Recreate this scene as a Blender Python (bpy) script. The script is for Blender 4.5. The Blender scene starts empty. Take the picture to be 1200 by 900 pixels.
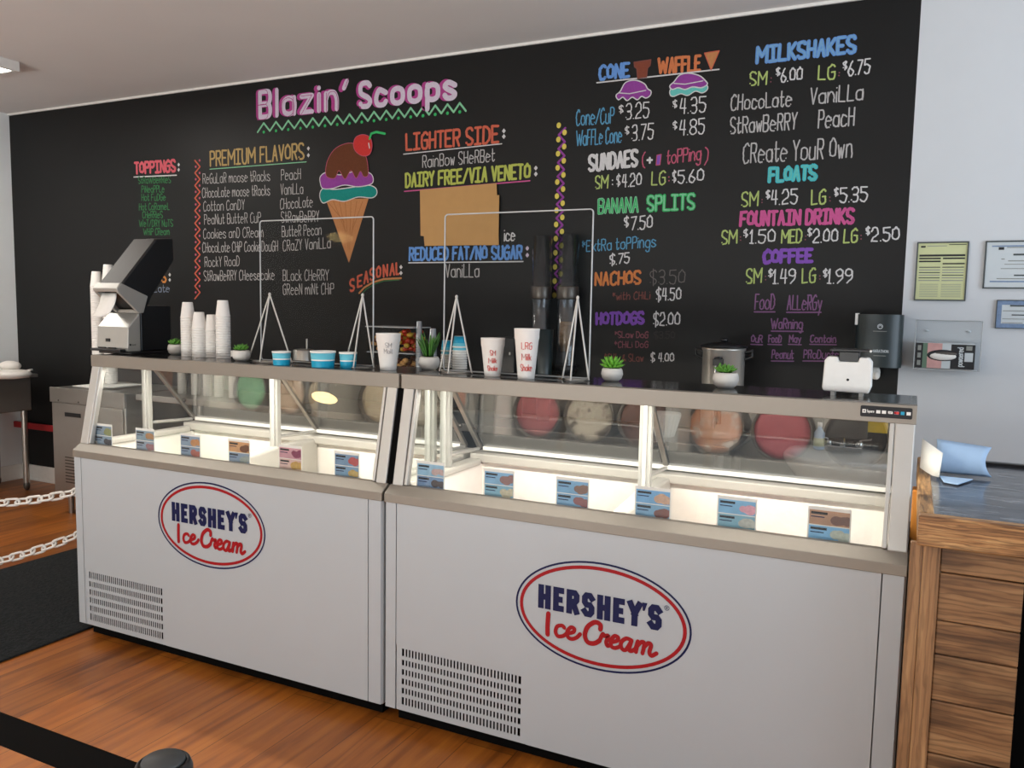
import bpy, bmesh, math, random
from mathutils import Vector, Matrix
from mathutils.geometry import tessellate_polygon
random.seed(7)
S = bpy.context.scene
COL = S.collection
V = Vector
R = math.radians

# ------------------------------------------------------------------ camera, light, exposure
FPX, YAW, PITCH, ROLL, CAMH = 959.888, R(25.9909), R(-5.4102), R(1.0221), 1.5218
EXPOSURE = 0.1
CEIL_FILL = 1050.0
DAY_FRONT, DAY_RIGHT, CEIL_E, CASE_W = 12.0, 84.0, 14.0, 6.6
ROOM = dict(x0=-6.7097, x1=2.6, y0=-3.2, y1=4.3337, z1=3.0066)

fw = V((-math.sin(YAW)*math.cos(PITCH), math.cos(YAW)*math.cos(PITCH), math.sin(PITCH)))
rt0 = V((math.cos(YAW), math.sin(YAW), 0)); up0 = rt0.cross(fw)
RT = rt0*math.cos(ROLL)+up0*math.sin(ROLL); UP = -rt0*math.sin(ROLL)+up0*math.cos(ROLL)
CAM = V((0, 0, CAMH))
cd = bpy.data.cameras.new('camera'); cam = bpy.data.objects.new('camera', cd); COL.objects.link(cam)
cd.sensor_fit = 'HORIZONTAL'; cd.sensor_width = 36; cd.lens = FPX*36/1200; cd.clip_start = .05
M = Matrix((RT, UP, -fw)).transposed().to_4x4(); M.translation = CAM
cam.matrix_world = M
S.camera = cam
S.view_settings.view_transform = 'Standard'; S.view_settings.look = 'None'
S.view_settings.gamma = 1; S.view_settings.use_curve_mapping = False
S.view_settings.exposure = EXPOSURE
w = bpy.data.worlds.new('world'); S.world = w; w.use_nodes = True
w.node_tree.nodes['Background'].inputs[0].default_value = (.75, .87, 1, 1)
w.node_tree.nodes['Background'].inputs[1].default_value = .6
S.cycles.max_bounces = 10; S.cycles.transparent_max_bounces = 24; S.cycles.sample_clamp_indirect = 4
S.cycles.caustics_reflective = False; S.cycles.caustics_refractive = False

def area(name, loc, rot, sx, sy, power, col):
    l = bpy.data.lights.new(name, 'AREA'); l.shape = 'RECTANGLE'; l.size = sx; l.size_y = sy
    l.energy = power; l.color = col
    o = bpy.data.objects.new(name, l); COL.objects.link(o); o.location = loc; o.rotation_euler = rot
    return o
# daylight coming in through the shop windows (front wall behind the camera, right wall), plus an added fill lamp outside
area('daylight_front', (-2.6, ROOM['y0']+.02, 1.55), (R(96), 0, 0), 4.6, 2.0, DAY_FRONT, (.93, .96, 1))
area('outdoor_ceiling_fill', (-2.6, ROOM['y0']-1.5, .03), (R(160), 0, 0), 7.0, 2.4, CEIL_FILL, (1, .97, .93))  # added lamp outside the front window, there to brighten the ceiling
area('daylight_side', (ROOM['x1']-.02, 1.8, 1.55), (R(132), 0, R(90)), 3.2, 2.0, DAY_RIGHT, (.72, .85, 1))

# pixel of the 1200x900 photograph -> point on a plane (measuring only)
def ray(u, v): return fw + RT*((u-600)/FPX) + UP*((450-v)/FPX)
def aty(u, v, y): q = ray(u, v); return CAM+q*(y/q.y)
def atx(u, v, x): q = ray(u, v); return CAM+q*(x/q.x)
def atz(u, v, z): q = ray(u, v); return CAM+q*((z-CAMH)/q.z)

# ------------------------------------------------------------------ materials
def lin(h):
    h = h.lstrip('#'); o = []
    for i in (0, 2, 4):
        c = int(h[i:i+2], 16)/255
        o.append(c/12.92 if c <= .04045 else ((c+.055)/1.055)**2.4)
    return (*o, 1)
def newmat(name):
    m = bpy.data.materials.new(name); m.use_nodes = True
    return m, m.node_tree, m.node_tree.nodes['Principled BSDF']
def mat(name, col, rough=.5, metal=0, spec=.5, var=.06, scale=30, bump=0, coat=0):
    m, t, b = newmat(name)
    c = lin(col) if isinstance(col, str) else col
    b.inputs['Roughness'].default_value = rough; b.inputs['Metallic'].default_value = metal
    b.inputs['Specular IOR Level'].default_value = spec; b.inputs['Coat Weight'].default_value = coat
    tc = t.nodes.new('ShaderNodeTexCoord'); n = t.nodes.new('ShaderNodeTexNoise')
    n.inputs['Scale'].default_value = scale; n.inputs['Detail'].default_value = 3
    t.links.new(tc.outputs['Object'], n.inputs['Vector'])
    mx = t.nodes.new('ShaderNodeMix'); mx.data_type = 'RGBA'
    mx.inputs[6].default_value = tuple(x*(1-var) for x in c[:3])+(1,)
    mx.inputs[7].default_value = tuple(min(1, x*(1+var)) for x in c[:3])+(1,)
    t.links.new(n.outputs['Fac'], mx.inputs[0]); t.links.new(mx.outputs[2], b.inputs['Base Color'])
    if bump:
        bp = t.nodes.new('ShaderNodeBump'); bp.inputs['Strength'].default_value = bump; bp.inputs['Distance'].default_value = .01
        t.links.new(n.outputs['Fac'], bp.inputs['Height']); t.links.new(bp.outputs[0], b.inputs['Normal'])
    return m
def pane_mat(name, tint=(.97, .98, .98), refl=None, rough=0.0, ior=1.45, mul=1.0):
    m, t, b = newmat(name); t.nodes.remove(b)
    out = t.nodes['Material Output']
    tr = t.nodes.new('ShaderNodeBsdfTransparent'); tr.inputs[0].default_value = (*tint, 1)
    gl = t.nodes.new('ShaderNodeBsdfGlossy'); gl.inputs['Roughness'].default_value = rough
    gl.inputs[0].default_value = (1, 1, 1, 1)
    ms = t.nodes.new('ShaderNodeMixShader')
    if refl is None:
        lw = t.nodes.new('ShaderNodeLayerWeight'); lw.inputs[0].default_value = .5
        pw = t.nodes.new('ShaderNodeMath'); pw.operation = 'POWER'; pw.inputs[1].default_value = 5
        r0 = mul*((ior-1)/(ior+1))**2
        mm = t.nodes.new('ShaderNodeMath'); mm.operation = 'MULTIPLY_ADD'; mm.inputs[1].default_value = 1-r0; mm.inputs[2].default_value = r0
        t.links.new(lw.outputs['Facing'], pw.inputs[0]); t.links.new(pw.outputs[0], mm.inputs[0]); t.links.new(mm.outputs[0], ms.inputs[0])
    else: ms.inputs[0].default_value = refl
    t.links.new(tr.outputs[0], ms.inputs[1]); t.links.new(gl.outputs[0], ms.inputs[2])
    t.links.new(ms.outputs[0], out.inputs[0])
    return m
def emit(name, col, s):
    m, t, b = newmat(name)
    b.inputs['Base Color'].default_value = lin(col); b.inputs['Emission Color'].default_value = lin(col)
    b.inputs['Emission Strength'].default_value = s
    return m
def wood(name, c1, c2, c3, axis, burn=0, rough=.45, knot=.6, freq=1.0, planks=None):
    """grain running along axis; optional seams every planks metres (floor)"""
    m, t, b = newmat(name); N = t.nodes; L = t.links
    tc = N.new('ShaderNodeTexCoord'); mp = N.new('ShaderNodeMapping')
    sc = [14*freq]*3; sc['xyz'.index(axis)] = .9*freq; mp.inputs['Scale'].default_value = sc
    L.new(tc.outputs['Object'], mp.inputs[0])
    n1 = N.new('ShaderNodeTexNoise'); n1.inputs['Scale'].default_value = 1.6; n1.inputs['Detail'].default_value = 6; n1.inputs['Distortion'].default_value = 1.2
    L.new(mp.outputs[0], n1.inputs['Vector'])
    r = N.new('ShaderNodeValToRGB'); e = r.color_ramp.elements
    e[0].position = .3; e[0].color = lin(c1); e[1].position = .7; e[1].color = lin(c3)
    k = e.new(.5); k.color = lin(c2)
    L.new(n1.outputs['Fac'], r.inputs[0]); col = r.outputs[0]
    mp2 = N.new('ShaderNodeMapping'); s2 = [5.0*freq]*3; s2['xyz'.index(axis)] = 1.6*freq; mp2.inputs['Scale'].default_value = s2
    L.new(tc.outputs['Object'], mp2.inputs[0])
    n2 = N.new('ShaderNodeTexNoise'); n2.inputs['Scale'].default_value = 1.1; n2.inputs['Detail'].default_value = 4
    L.new(mp2.outputs[0], n2.inputs['Vector'])
    r2 = N.new('ShaderNodeValToRGB'); r2.color_ramp.elements[0].position = .58-.1*burn; r2.color_ramp.elements[1].position = .74-.08*burn
    L.new(n2.outputs['Fac'], r2.inputs[0])
    mm = N.new('ShaderNodeMath'); mm.operation = 'MULTIPLY'; mm.inputs[1].default_value = knot
    L.new(r2.outputs[0], mm.inputs[0])
    mx = N.new('ShaderNodeMix'); mx.data_type = 'RGBA'
    d = lin(c1); mx.inputs[7].default_value = (d[0]*.3, d[1]*.25, d[2]*.22, 1)
    L.new(mm.outputs[0], mx.inputs[0]); L.new(col, mx.inputs[6]); col = mx.outputs[2]
    if burn:
        wv = N.new('ShaderNodeTexWave'); wv.wave_type = 'BANDS'; wv.bands_direction = {'x': 'Z', 'y': 'Z', 'z': 'X'}[axis]
        mp4 = N.new('ShaderNodeMapping'); s4 = [1.0]*3; s4['xyz'.index(axis)] = .16; mp4.inputs['Scale'].default_value = s4
        L.new(tc.outputs['Object'], mp4.inputs[0]); L.new(mp4.outputs[0], wv.inputs['Vector'])
        wv.inputs['Scale'].default_value = 16*freq; wv.inputs['Distortion'].default_value = 9; wv.inputs['Detail'].default_value = 3; wv.inputs['Detail Scale'].default_value = 1.6
        rw = N.new('ShaderNodeValToRGB'); rw.color_ramp.elements[0].position = .62; rw.color_ramp.elements[1].position = .95
        L.new(wv.outputs['Fac'], rw.inputs[0])
        mw = N.new('ShaderNodeMath'); mw.operation = 'MULTIPLY'; mw.inputs[1].default_value = .5*burn; L.new(rw.outputs[0], mw.inputs[0])
        m5 = N.new('ShaderNodeMix'); m5.data_type = 'RGBA'; m5.inputs[7].default_value = (d[0]*.35, d[1]*.3, d[2]*.28, 1)
        L.new(mw.outputs[0], m5.inputs[0]); L.new(col, m5.inputs[6]); col = m5.outputs[2]
    if planks:
        mp3 = N.new('ShaderNodeMapping'); mp3.inputs['Rotation'].default_value = (0, 0, R(90))
        L.new(tc.outputs['Object'], mp3.inputs[0])
        br = N.new('ShaderNodeTexBrick'); br.inputs['Scale'].default_value = 1
        br.inputs['Brick Width'].default_value = 1.2; br.inputs['Row Height'].default_value = planks
        br.inputs['Mortar Size'].default_value = .002; br.inputs['Mortar Smooth'].default_value = .3
        br.inputs['Color1'].default_value = (.76, .74, .72, 1); br.inputs['Color2'].default_value = (1.16, 1.14, 1.12, 1)
        br.inputs['Mortar'].default_value = (.36, .32, .28, 1); br.offset = .37
        L.new(mp3.outputs[0], br.inputs['Vector'])
        mu = N.new('ShaderNodeMix'); mu.data_type = 'RGBA'; mu.blend_type = 'MULTIPLY'; mu.inputs[0].default_value = 1
        L.new(col, mu.inputs[6]); L.new(br.outputs[0], mu.inputs[7]); col = mu.outputs[2]
    L.new(col, b.inputs['Base Color'])
    b.inputs['Roughness'].default_value = rough
    bp = N.new('ShaderNodeBump'); bp.inputs['Strength'].default_value = .12; bp.inputs['Distance'].default_value = .004
    L.new(n1.outputs['Fac'], bp.inputs['Height']); L.new(bp.outputs[0], b.inputs['Normal'])
    return m

MT = {}
MT['floor'] = wood('floor_laminate', '#7a4216', '#a05c20', '#b06d28', 'y', 0, .36, .6, .8, .19)
MT['black_wall'] = mat('chalkboard_paint', '#191919', .45, 0, .2, .12, 3)
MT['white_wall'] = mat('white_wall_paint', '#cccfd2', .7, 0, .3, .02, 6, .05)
MT['left_wall'] = mat('lit_white_wall_paint', '#f0f2f2', .7, 0, .3, .02, 6)  # left wall colour lightened to stand in for more light on it
MT['ceiling'] = mat('ceiling_paint', '#e9e4e1', .8, 0, .2, .03, 2)
MT['trim'] = mat('white_trim', '#e6e4df', .45)
MT['cab'] = mat('white_enamel', '#b8bfc4', .3, 0, .5, .015, 8)
MT['liner'] = mat('frosted_liner', '#f0ebe4', .6, 0, .4, .05, 22, .25)
MT['rim'] = mat('grey_plastic_rim', '#b3afa7', .45)
MT['rail'] = mat('taupe_steel_rail', '#8f887e', .45, .35, .5, .03, 40)
MT['railtop'] = mat('brushed_steel_top', '#77746f', .13, .9, .5, .05, 12)
MT['alu'] = mat('anodised_aluminium', '#c4c2bd', .35, .5, .5, .03, 40)
MT['post'] = mat('post_aluminium', '#a5a39d', .45, .2, .4, .03, 40)
MT['steel'] = mat('stainless_steel', '#a9a59e', .3, .85, .5, .08, 9)
MT['dsteel'] = mat('dark_stainless_steel', '#5d5853', .35, .7, .5, .1, 9)
MT['black'] = mat('black_plastic', '#121315', .35)
MT['black_soft'] = mat('black_rubber', '#070707', .85, 0, .08)
MT['toe'] = mat('black_kick_plate', '#060606', .8, 0, .1)
MT['glass'] = pane_mat('front_glass', (.96, .97, .965), None, 0, 1.45, .6)
MT['lid'] = pane_mat('rear_lid_glass', (.86, .855, .84), .19, .03)
MT['acrylic'] = pane_mat('clear_acrylic', (.965, .97, .97), None, 0, 1.35, .06)
MT['acrylic_edge'] = mat('acrylic_edge_glint', '#b9bcbd', .25, 0, .6)  # pale grey puts the glint of acrylic edges into the colour
MT['tubeclear'] = pane_mat('clear_tube', (.80, .83, .85), None, .08, 1.5, 1.6)
MT['led'] = emit('led_tube', '#fff3dc', 9)
MT['panel_light'] = emit('ceiling_panel_diffuser', '#fffaf2', CEIL_E)
MT['navy'] = mat('navy_print', '#0d1446', .5, 0, .25)
MT['red'] = mat('red_print', '#a01019', .5, 0, .25)
MT['white'] = mat('white_plastic', '#e9e7e2', .4)
MT['foam'] = mat('white_foam', '#ece8e2', .75, 0, .3, .03, 60)
MT['pot'] = mat('white_ceramic_pot', '#d9d4cd', .5, 0, .4, .05, 40)
MT['soil'] = mat('dark_soil', '#2b221b', .95)
MT['leaf'] = mat('succulent_green', '#5f9a3a', .5, 0, .4, .25, 40)
MT['leaf_bright'] = mat('bright_succulent_green', '#72b53c', .5, 0, .4, .2, 40)
MT['leaf_dark'] = mat('deep_grass_green', '#44762f', .5, 0, .4, .25, 40)
MT['teal'] = mat('teal_paper', '#129bc0', .45, 0, .4, .04, 20)
MT['teal_light'] = mat('light_teal_print', '#62bcd0', .45, 0, .4, .05, 20)
MT['paper'] = mat('white_paper', '#eeece6', .8)
MT['bluepaper'] = mat('pale_blue_paper', '#a9c6e6', .7)
MT['redink'] = mat('red_marker_ink', '#d8433a', .7)
MT['greyink'] = mat('faint_grey_ink', '#b9b5b5', .7)
MT['kraft'] = mat('brown_kraft_paper', '#b98f5c', .8, 0, .2, .08, 14)
MT['silver'] = mat('satin_silver_plastic', '#b2b0aa', .33, .45, .5, .03, 30)
MT['wire'] = mat('white_wire', '#c9c6c0', .4, .3)
MT['yellow'] = mat('yellow_sign_card', '#f0c818', .6)
MT['ceramic'] = mat('white_sink_ceramic', '#eceae6', .2)
MT['chrome'] = mat('chrome', '#d5d5d5', .1, 1)
MT['mat'] = mat('charcoal_mat_pile', '#2b2d2e', .95, 0, .1, .7, 60, .9)
MT['redtube'] = mat('red_bar_paint', '#9e1c22', .5)
MT['chain'] = mat('white_chain_plastic', '#e5e1da', .5)
MT['dispenser'] = mat('smoky_teal_plastic', '#1a282a', .35, 0, .6, .1, 4)
MT['ink'] = mat('black_print', '#15161a', .6)
MT['greyprint'] = mat('grey_print', '#8a8d88', .6)
MT['cert_green'] = mat('yellow_green_paper', '#c4c898', .6, 0, .4, .04, 10)
MT['cert_white'] = mat('certificate_paper', '#c3cacd', .5, 0, .4, .02, 10)
MT['cert_blue'] = mat('blue_certificate_border', '#7389a8', .5, 0, .4, .3, 70)
MT['frame'] = mat('dark_thin_frame', '#3c4344', .4)
MT['wood_bar'] = wood('charred_pine_horizontal', '#5f4128', '#906843', '#aa8258', 'x', .75, .5, .85, 1.5)
MT['wood_bar_v'] = wood('charred_pine_vertical', '#6b4c30', '#9b724c', '#b98f62', 'z', .6, .5, .7, 1.5)
MT['wood_edge'] = wood('charred_pine_edge', '#55341b', '#a97848', '#cfa26a', 'x', .9, .5, .9, 2.6)
MT['wood_edge_y'] = wood('charred_pine_side_edge', '#4a2c16', '#a57a4a', '#c9a06a', 'y', .7, .5, .8, 2.6)
MT['orange_wood'] = mat('raw_orange_pine', '#c67f34', .5)
def resin():
    m, t, b = newmat('grey_swirl_resin'); N = t.nodes; L = t.links
    tc = N.new('ShaderNodeTexCoord'); mp = N.new('ShaderNodeMapping'); mp.inputs['Scale'].default_value = (2.2, 7, 5)
    n = N.new('ShaderNodeTexNoise'); n.inputs['Scale'].default_value = 2.2; n.inputs['Detail'].default_value = 8; n.inputs['Distortion'].default_value = 2.5
    L.new(tc.outputs['Object'], mp.inputs[0]); L.new(mp.outputs[0], n.inputs['Vector'])
    r = N.new('ShaderNodeValToRGB'); e = r.color_ramp.elements
    e[0].position = .35; e[0].color = lin('#23252b'); e[1].position = .75; e[1].color = lin('#8b8f97'); e.new(.55).color = lin('#43464e')
    L.new(n.outputs['Fac'], r.inputs[0]); L.new(r.outputs[0], b.inputs['Base Color']); b.inputs['Roughness'].default_value = .16
    return m
MT['resin'] = resin()
def icecream(name, base, fleck, amount=.5, scale=28):
    m, t, b = newmat(name); N = t.nodes; L = t.links
    tc = N.new('ShaderNodeTexCoord'); n = N.new('ShaderNodeTexNoise'); n.inputs['Scale'].default_value = scale; n.inputs['Detail'].default_value = 4
    L.new(tc.outputs['Object'], n.inputs['Vector'])
    r = N.new('ShaderNodeValToRGB'); e = r.color_ramp.elements
    e[0].position = .62-.2*amount; e[0].color = lin(base); e[1].position = .72-.1*amount; e[1].color = lin(fleck)
    L.new(n.outputs['Fac'], r.inputs[0]); L.new(r.outputs[0], b.inputs['Base Color']); b.inputs['Roughness'].default_value = .55
    bp = N.new('ShaderNodeBump'); bp.inputs['Strength'].default_value = .5; bp.inputs['Distance'].default_value = .01
    L.new(n.outputs['Fac'], bp.inputs['Height']); L.new(bp.outputs[0], b.inputs['Normal'])
    return m
def chalk(name, col): return mat('chalk_'+name, tuple(c*.8 for c in lin(col)[:3])+(1,), .85, 0, .2, .16, 90)

# ------------------------------------------------------------------ mesh helper
class MB:
    def __init__(s): s.v = []; s.f = []; s.m = []; s.sm = []; s.mats = []
    def mi(s, m):
        if m not in s.mats: s.mats.append(m)
        return s.mats.index(m)
    def add(s, vs, fs, m, smooth=False):
        o = len(s.v); k = s.mi(m); s.v += [V(p) for p in vs]
        for f in fs: s.f.append([i+o for i in f]); s.m.append(k); s.sm.append(smooth)
    def box(s, x0, x1, y0, y1, z0, z1, m):
        vs = [(x, y, z) for x in (x0, x1) for y in (y0, y1) for z in (z0, z1)]
        s.add(vs, [(0,1,3,2),(4,6,7,5),(0,4,5,1),(2,3,7,6),(0,2,6,4),(1,5,7,3)], m)
    def prism(s, prof, axis, t0, t1, m, smooth=False):
        n = len(prof)
        def p(a, b, t): return {'x': (t, a, b), 'y': (a, t, b), 'z': (a, b, t)}[axis]
        vs = [p(a, b, t0) for a, b in prof]+[p(a, b, t1) for a, b in prof]
        o = len(s.v); k = s.mi(m); s.v += [V(q) for q in vs]
        for i in range(n):
            j = (i+1) % n; s.f.append([o+i, o+j, o+n+j, o+n+i]); s.m.append(k); s.sm.append(smooth)
        tri = tessellate_polygon([[V((a, b, 0)) for a, b in prof]])
        for tr in tri:
            s.f.append([o+i for i in tr]); s.m.append(k); s.sm.append(False)
            s.f.append([o+n+i for i in reversed(tr)]); s.m.append(k); s.sm.append(False)
    def bar(s, p0, p1, wd, ht, m, side=None):
        p0, p1 = V(p0), V(p1); d = (p1-p0).normalized()
        a = V(side).normalized() if side else (d.cross(V((0, 0, 1))) if abs(d.z) < .99 else V((1, 0, 0))).normalized()
        b = d.cross(a).normalized(); vs = []
        for p in (p0, p1):
            for i, j in ((-1,-1),(1,-1),(1,1),(-1,1)): vs.append(p+a*(i*wd/2)+b*(j*ht/2))
        s.add(vs, [(0,3,2,1),(4,5,6,7),(0,1,5,4),(1,2,6,5),(2,3,7,6),(3,0,4,7)], m)
    def tube(s, path, r, m, n=8, closed=False, caps=True):
        P = [V(p) for p in path]; N = len(P); rings = []; pa = None
        for i in range(N):
            if closed: d = P[(i+1) % N]-P[i-1]
            else: d = P[min(i+1, N-1)]-P[max(i-1, 0)]
            d.normalize()
            if pa is None: pa = (d.cross(V((0, 0, 1))) if abs(d.z) < .95 else d.cross(V((1, 0, 0)))).normalized()
            else: pa = (pa-d*pa.dot(d)).normalized()
            b = d.cross(pa); rr = r[i] if isinstance(r, (list, tuple)) else r
            rings.append([P[i]+(pa*math.cos(2*math.pi*k/n)+b*math.sin(2*math.pi*k/n))*rr for k in range(n)])
        vs = [q for g in rings for q in g]; fs = []
        for i in range(N if closed else N-1):
            j = (i+1) % N
            for k in range(n): fs.append((i*n+k, i*n+(k+1) % n, j*n+(k+1) % n, j*n+k))
        s.add(vs, fs, m, True)
        if caps and not closed:
            s.add(rings[0], [tuple(range(n))[::-1]], m); s.add(rings[-1], [tuple(range(n))], m)
    def lathe(s, prof, m, c=(0, 0, 0), n=24, sx=1, sy=1, smooth=True, mats=None):
        c = V(c); k = len(prof); vs = []; 
        for (r, z) in prof:
            for i in range(n):
                a = 2*math.pi*i/n; vs.append(c+V((r*math.cos(a)*sx, r*math.sin(a)*sy, z)))
        for q in range(k-1):
            pass
        o = len(s.v); s.v += vs
        for q in range(k-1):
            mm = s.mi(mats[q] if mats else m)
            for i in range(n):
                j = (i+1) % n; s.f.append([o+q*n+i, o+q*n+j, o+(q+1)*n+j, o+(q+1)*n+i]); s.m.append(mm); s.sm.append(smooth)
        for q, e in ((0, True), (k-1, False)):
            if prof[q][0] > 1e-5 and not (abs(prof[0][0]-prof[-1][0]) < 1e-9 and abs(prof[0][1]-prof[-1][1]) < 1e-9):
                f = [o+q*n+i for i in range(n)]; s.f.append(f[::-1] if e else f); s.m.append(s.mi(mats[min(q, k-2)] if mats else m)); s.sm.append(False)
    def ell(s, c, rx, ry, rz, m, n=12, k=8):
        prof = [(math.sin(math.pi*i/k), -math.cos(math.pi*i/k)) for i in range(k+1)]
        c = V(c); o = len(s.v); mm = s.mi(m)
        for r, z in prof:
            for i in range(n):
                a = 2*math.pi*i/n; s.v.append(c+V((r*rx*math.cos(a), r*ry*math.sin(a), z*rz)))
        for q in range(k):
            for i in range(n):
                j = (i+1) % n; s.f.append([o+q*n+i, o+q*n+j, o+(q+1)*n+j, o+(q+1)*n+i]); s.m.append(mm); s.sm.append(True)
    def leaf(s, p, d, L, wd, m, curl=.2, th=.3):
        p = V(p); d = V(d).normalized(); a = d.cross(V((0, 0, 1)))
        a = a.normalized() if a.length > .01 else V((1, 0, 0)); b = a.cross(d).normalized()
        vs = [p]; 
        for t, ww in ((.25, .7), (.55, 1), (.8, .65)):
            c = p+d*(L*t)+b*(-curl*L*t*t)
            vs += [c-a*(wd*ww/2), c+b*(wd*th*ww), c+a*(wd*ww/2), c-b*(wd*th*ww)]
        vs.append(p+d*L+b*(-curl*L)); fs = []
        for k in range(4): fs.append((0, 1+k, 1+(k+1) % 4))
        for q in range(2):
            for k in range(4): fs.append((1+q*4+k, 5+q*4+k, 5+q*4+(k+1) % 4, 1+q*4+(k+1) % 4))
        for k in range(4): fs.append((9+k, 13, 9+(k+1) % 4))
        s.add(vs, fs, m, True)
    # flat stroke on a frame (O origin, X, Y unit vectors; strokes given in metres in that frame)
    def lift(s, fr):
        O, X, Y = fr; s.k = (getattr(s, 'k', 0)+1) % 24
        return O+X.cross(Y).normalized()*(s.k*2e-5), X, Y
    def ribbon(s, fr, pts, wd, m, square=False):
        P = [V((p[0], p[1])) for i, p in enumerate(pts) if i == 0 or (p[0]-pts[i-1][0])**2+(p[1]-pts[i-1][1])**2 > 1e-9]
        h = wd/2
        if len(P) == 1:
            O, X, Y = s.lift(fr)
            s.add([O+X*(P[0].x+h*math.cos(k*math.pi/4))+Y*(P[0].y+h*math.sin(k*math.pi/4)) for k in range(8)], [tuple(range(8))], m); return
        run = [P[0]]
        lim = -.35 if square else .1
        for i in range(1, len(P)):
            run.append(P[i])
            if i < len(P)-1 and ((not square and len(run) > 6) or (P[i]-P[i-1]).normalized().dot((P[i+1]-P[i]).normalized()) < lim):
                s._stroke(fr, run, h, m, square); run = [P[i]]
        s._stroke(fr, run, h, m, square)
    def _stroke(s, fr, P, h, m, square):
        O, X, Y = s.lift(fr); n = len(P); D = [(P[i+1]-P[i]).normalized() for i in range(n-1)]
        P = list(P)
        if square: P[0] = P[0]-D[0]*h; P[-1] = P[-1]+D[-1]*h
        A, B = [], []
        for i in range(n):
            d0 = D[max(i-1, 0)]; d1 = D[min(i, n-2)]; t = d0+d1; t = t.normalized() if t.length > 1e-6 else d1
            nn = V((-t.y, t.x)); q = h/max(.55, nn.dot(V((-d1.y, d1.x))))
            A.append(P[i]+nn*q); B.append(P[i]-nn*q)
        W = lambda p: O+X*p.x+Y*p.y
        vs = [W(p) for p in A]+[W(p) for p in B]
        s.add(vs, [(i, n+i, n+i+1, i+1) for i in range(n-1)], m)
        if not square:
            for p, d in ((P[0], -D[0]), (P[-1], D[-1])):
                l = V((-d.y, d.x)); s.add([W(p+l*(h*math.cos(k*math.pi/4))+d*(h*math.sin(k*math.pi/4))) for k in range(5)], [tuple(range(5))], m)
    def poly(s, fr, pts, m):
        O, X, Y = s.lift(fr); tri = tessellate_polygon([[V((a, b, 0)) for a, b in pts]])
        s.add([O+X*a+Y*b for a, b in pts], [tuple(t) for t in tri], m)
    def build(s, name, parent=None, bevel=0, loc=None, seg=2, fixn=True):
        me = bpy.data.meshes.new(name)
        if parent is not None: org = V(parent['_o'])
        elif loc is not None: org = V(loc)
        else:
            lo = [min(p[i] for p in s.v) for i in range(3)]; hi = [max(p[i] for p in s.v) for i in range(3)]
            org = V(((lo[0]+hi[0])/2, (lo[1]+hi[1])/2, lo[2]))
        me.from_pydata([p-org for p in s.v], [], s.f)
        for m in s.mats: me.materials.append(MT[m] if isinstance(m, str) else m)
        me.polygons.foreach_set('material_index', s.m); me.polygons.foreach_set('use_smooth', s.sm)
        if fixn:
            bm = bmesh.new(); bm.from_mesh(me); bmesh.ops.recalc_face_normals(bm, faces=bm.faces); bm.to_mesh(me); bm.free()
        me.update()
        o = bpy.data.objects.new(name, me); COL.objects.link(o)
        if parent is not None: o.parent = parent; o['_o'] = parent['_o']
        else: o.location = org; o['_o'] = tuple(org)
        if bevel:
            b = o.modifiers.new('bevel', 'BEVEL'); b.width = bevel; b.segments = seg; b.limit_method = 'ANGLE'; b.angle_limit = R(40)
        return o
def thing(name, loc, label, cat, group=None):
    o = bpy.data.objects.new(name, None); COL.objects.link(o); o.location = loc; o['_o'] = tuple(loc); o.empty_display_size = .05
    return tag(o, label, cat, group)
def tag(o, label=None, cat=None, group=None, kind=None):
    if label: o['label'] = label
    if cat: o['category'] = cat
    if group: o['group'] = group
    if kind: o['kind'] = kind
    return o
def struct(o): o['kind'] = 'structure'; return o
def dup(root, loc, label=None, group=None, rz=0):
    r = root.copy(); COL.objects.link(r); r.location = loc; r.rotation_euler = (0, 0, rz)
    if label: r['label'] = label
    if group: r['group'] = group
    for ch in list(root.children):
        c = ch.copy(); COL.objects.link(c); c.parent = r
        for g in list(ch.children):
            d = g.copy(); COL.objects.link(d); d.parent = c
    return r

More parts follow.
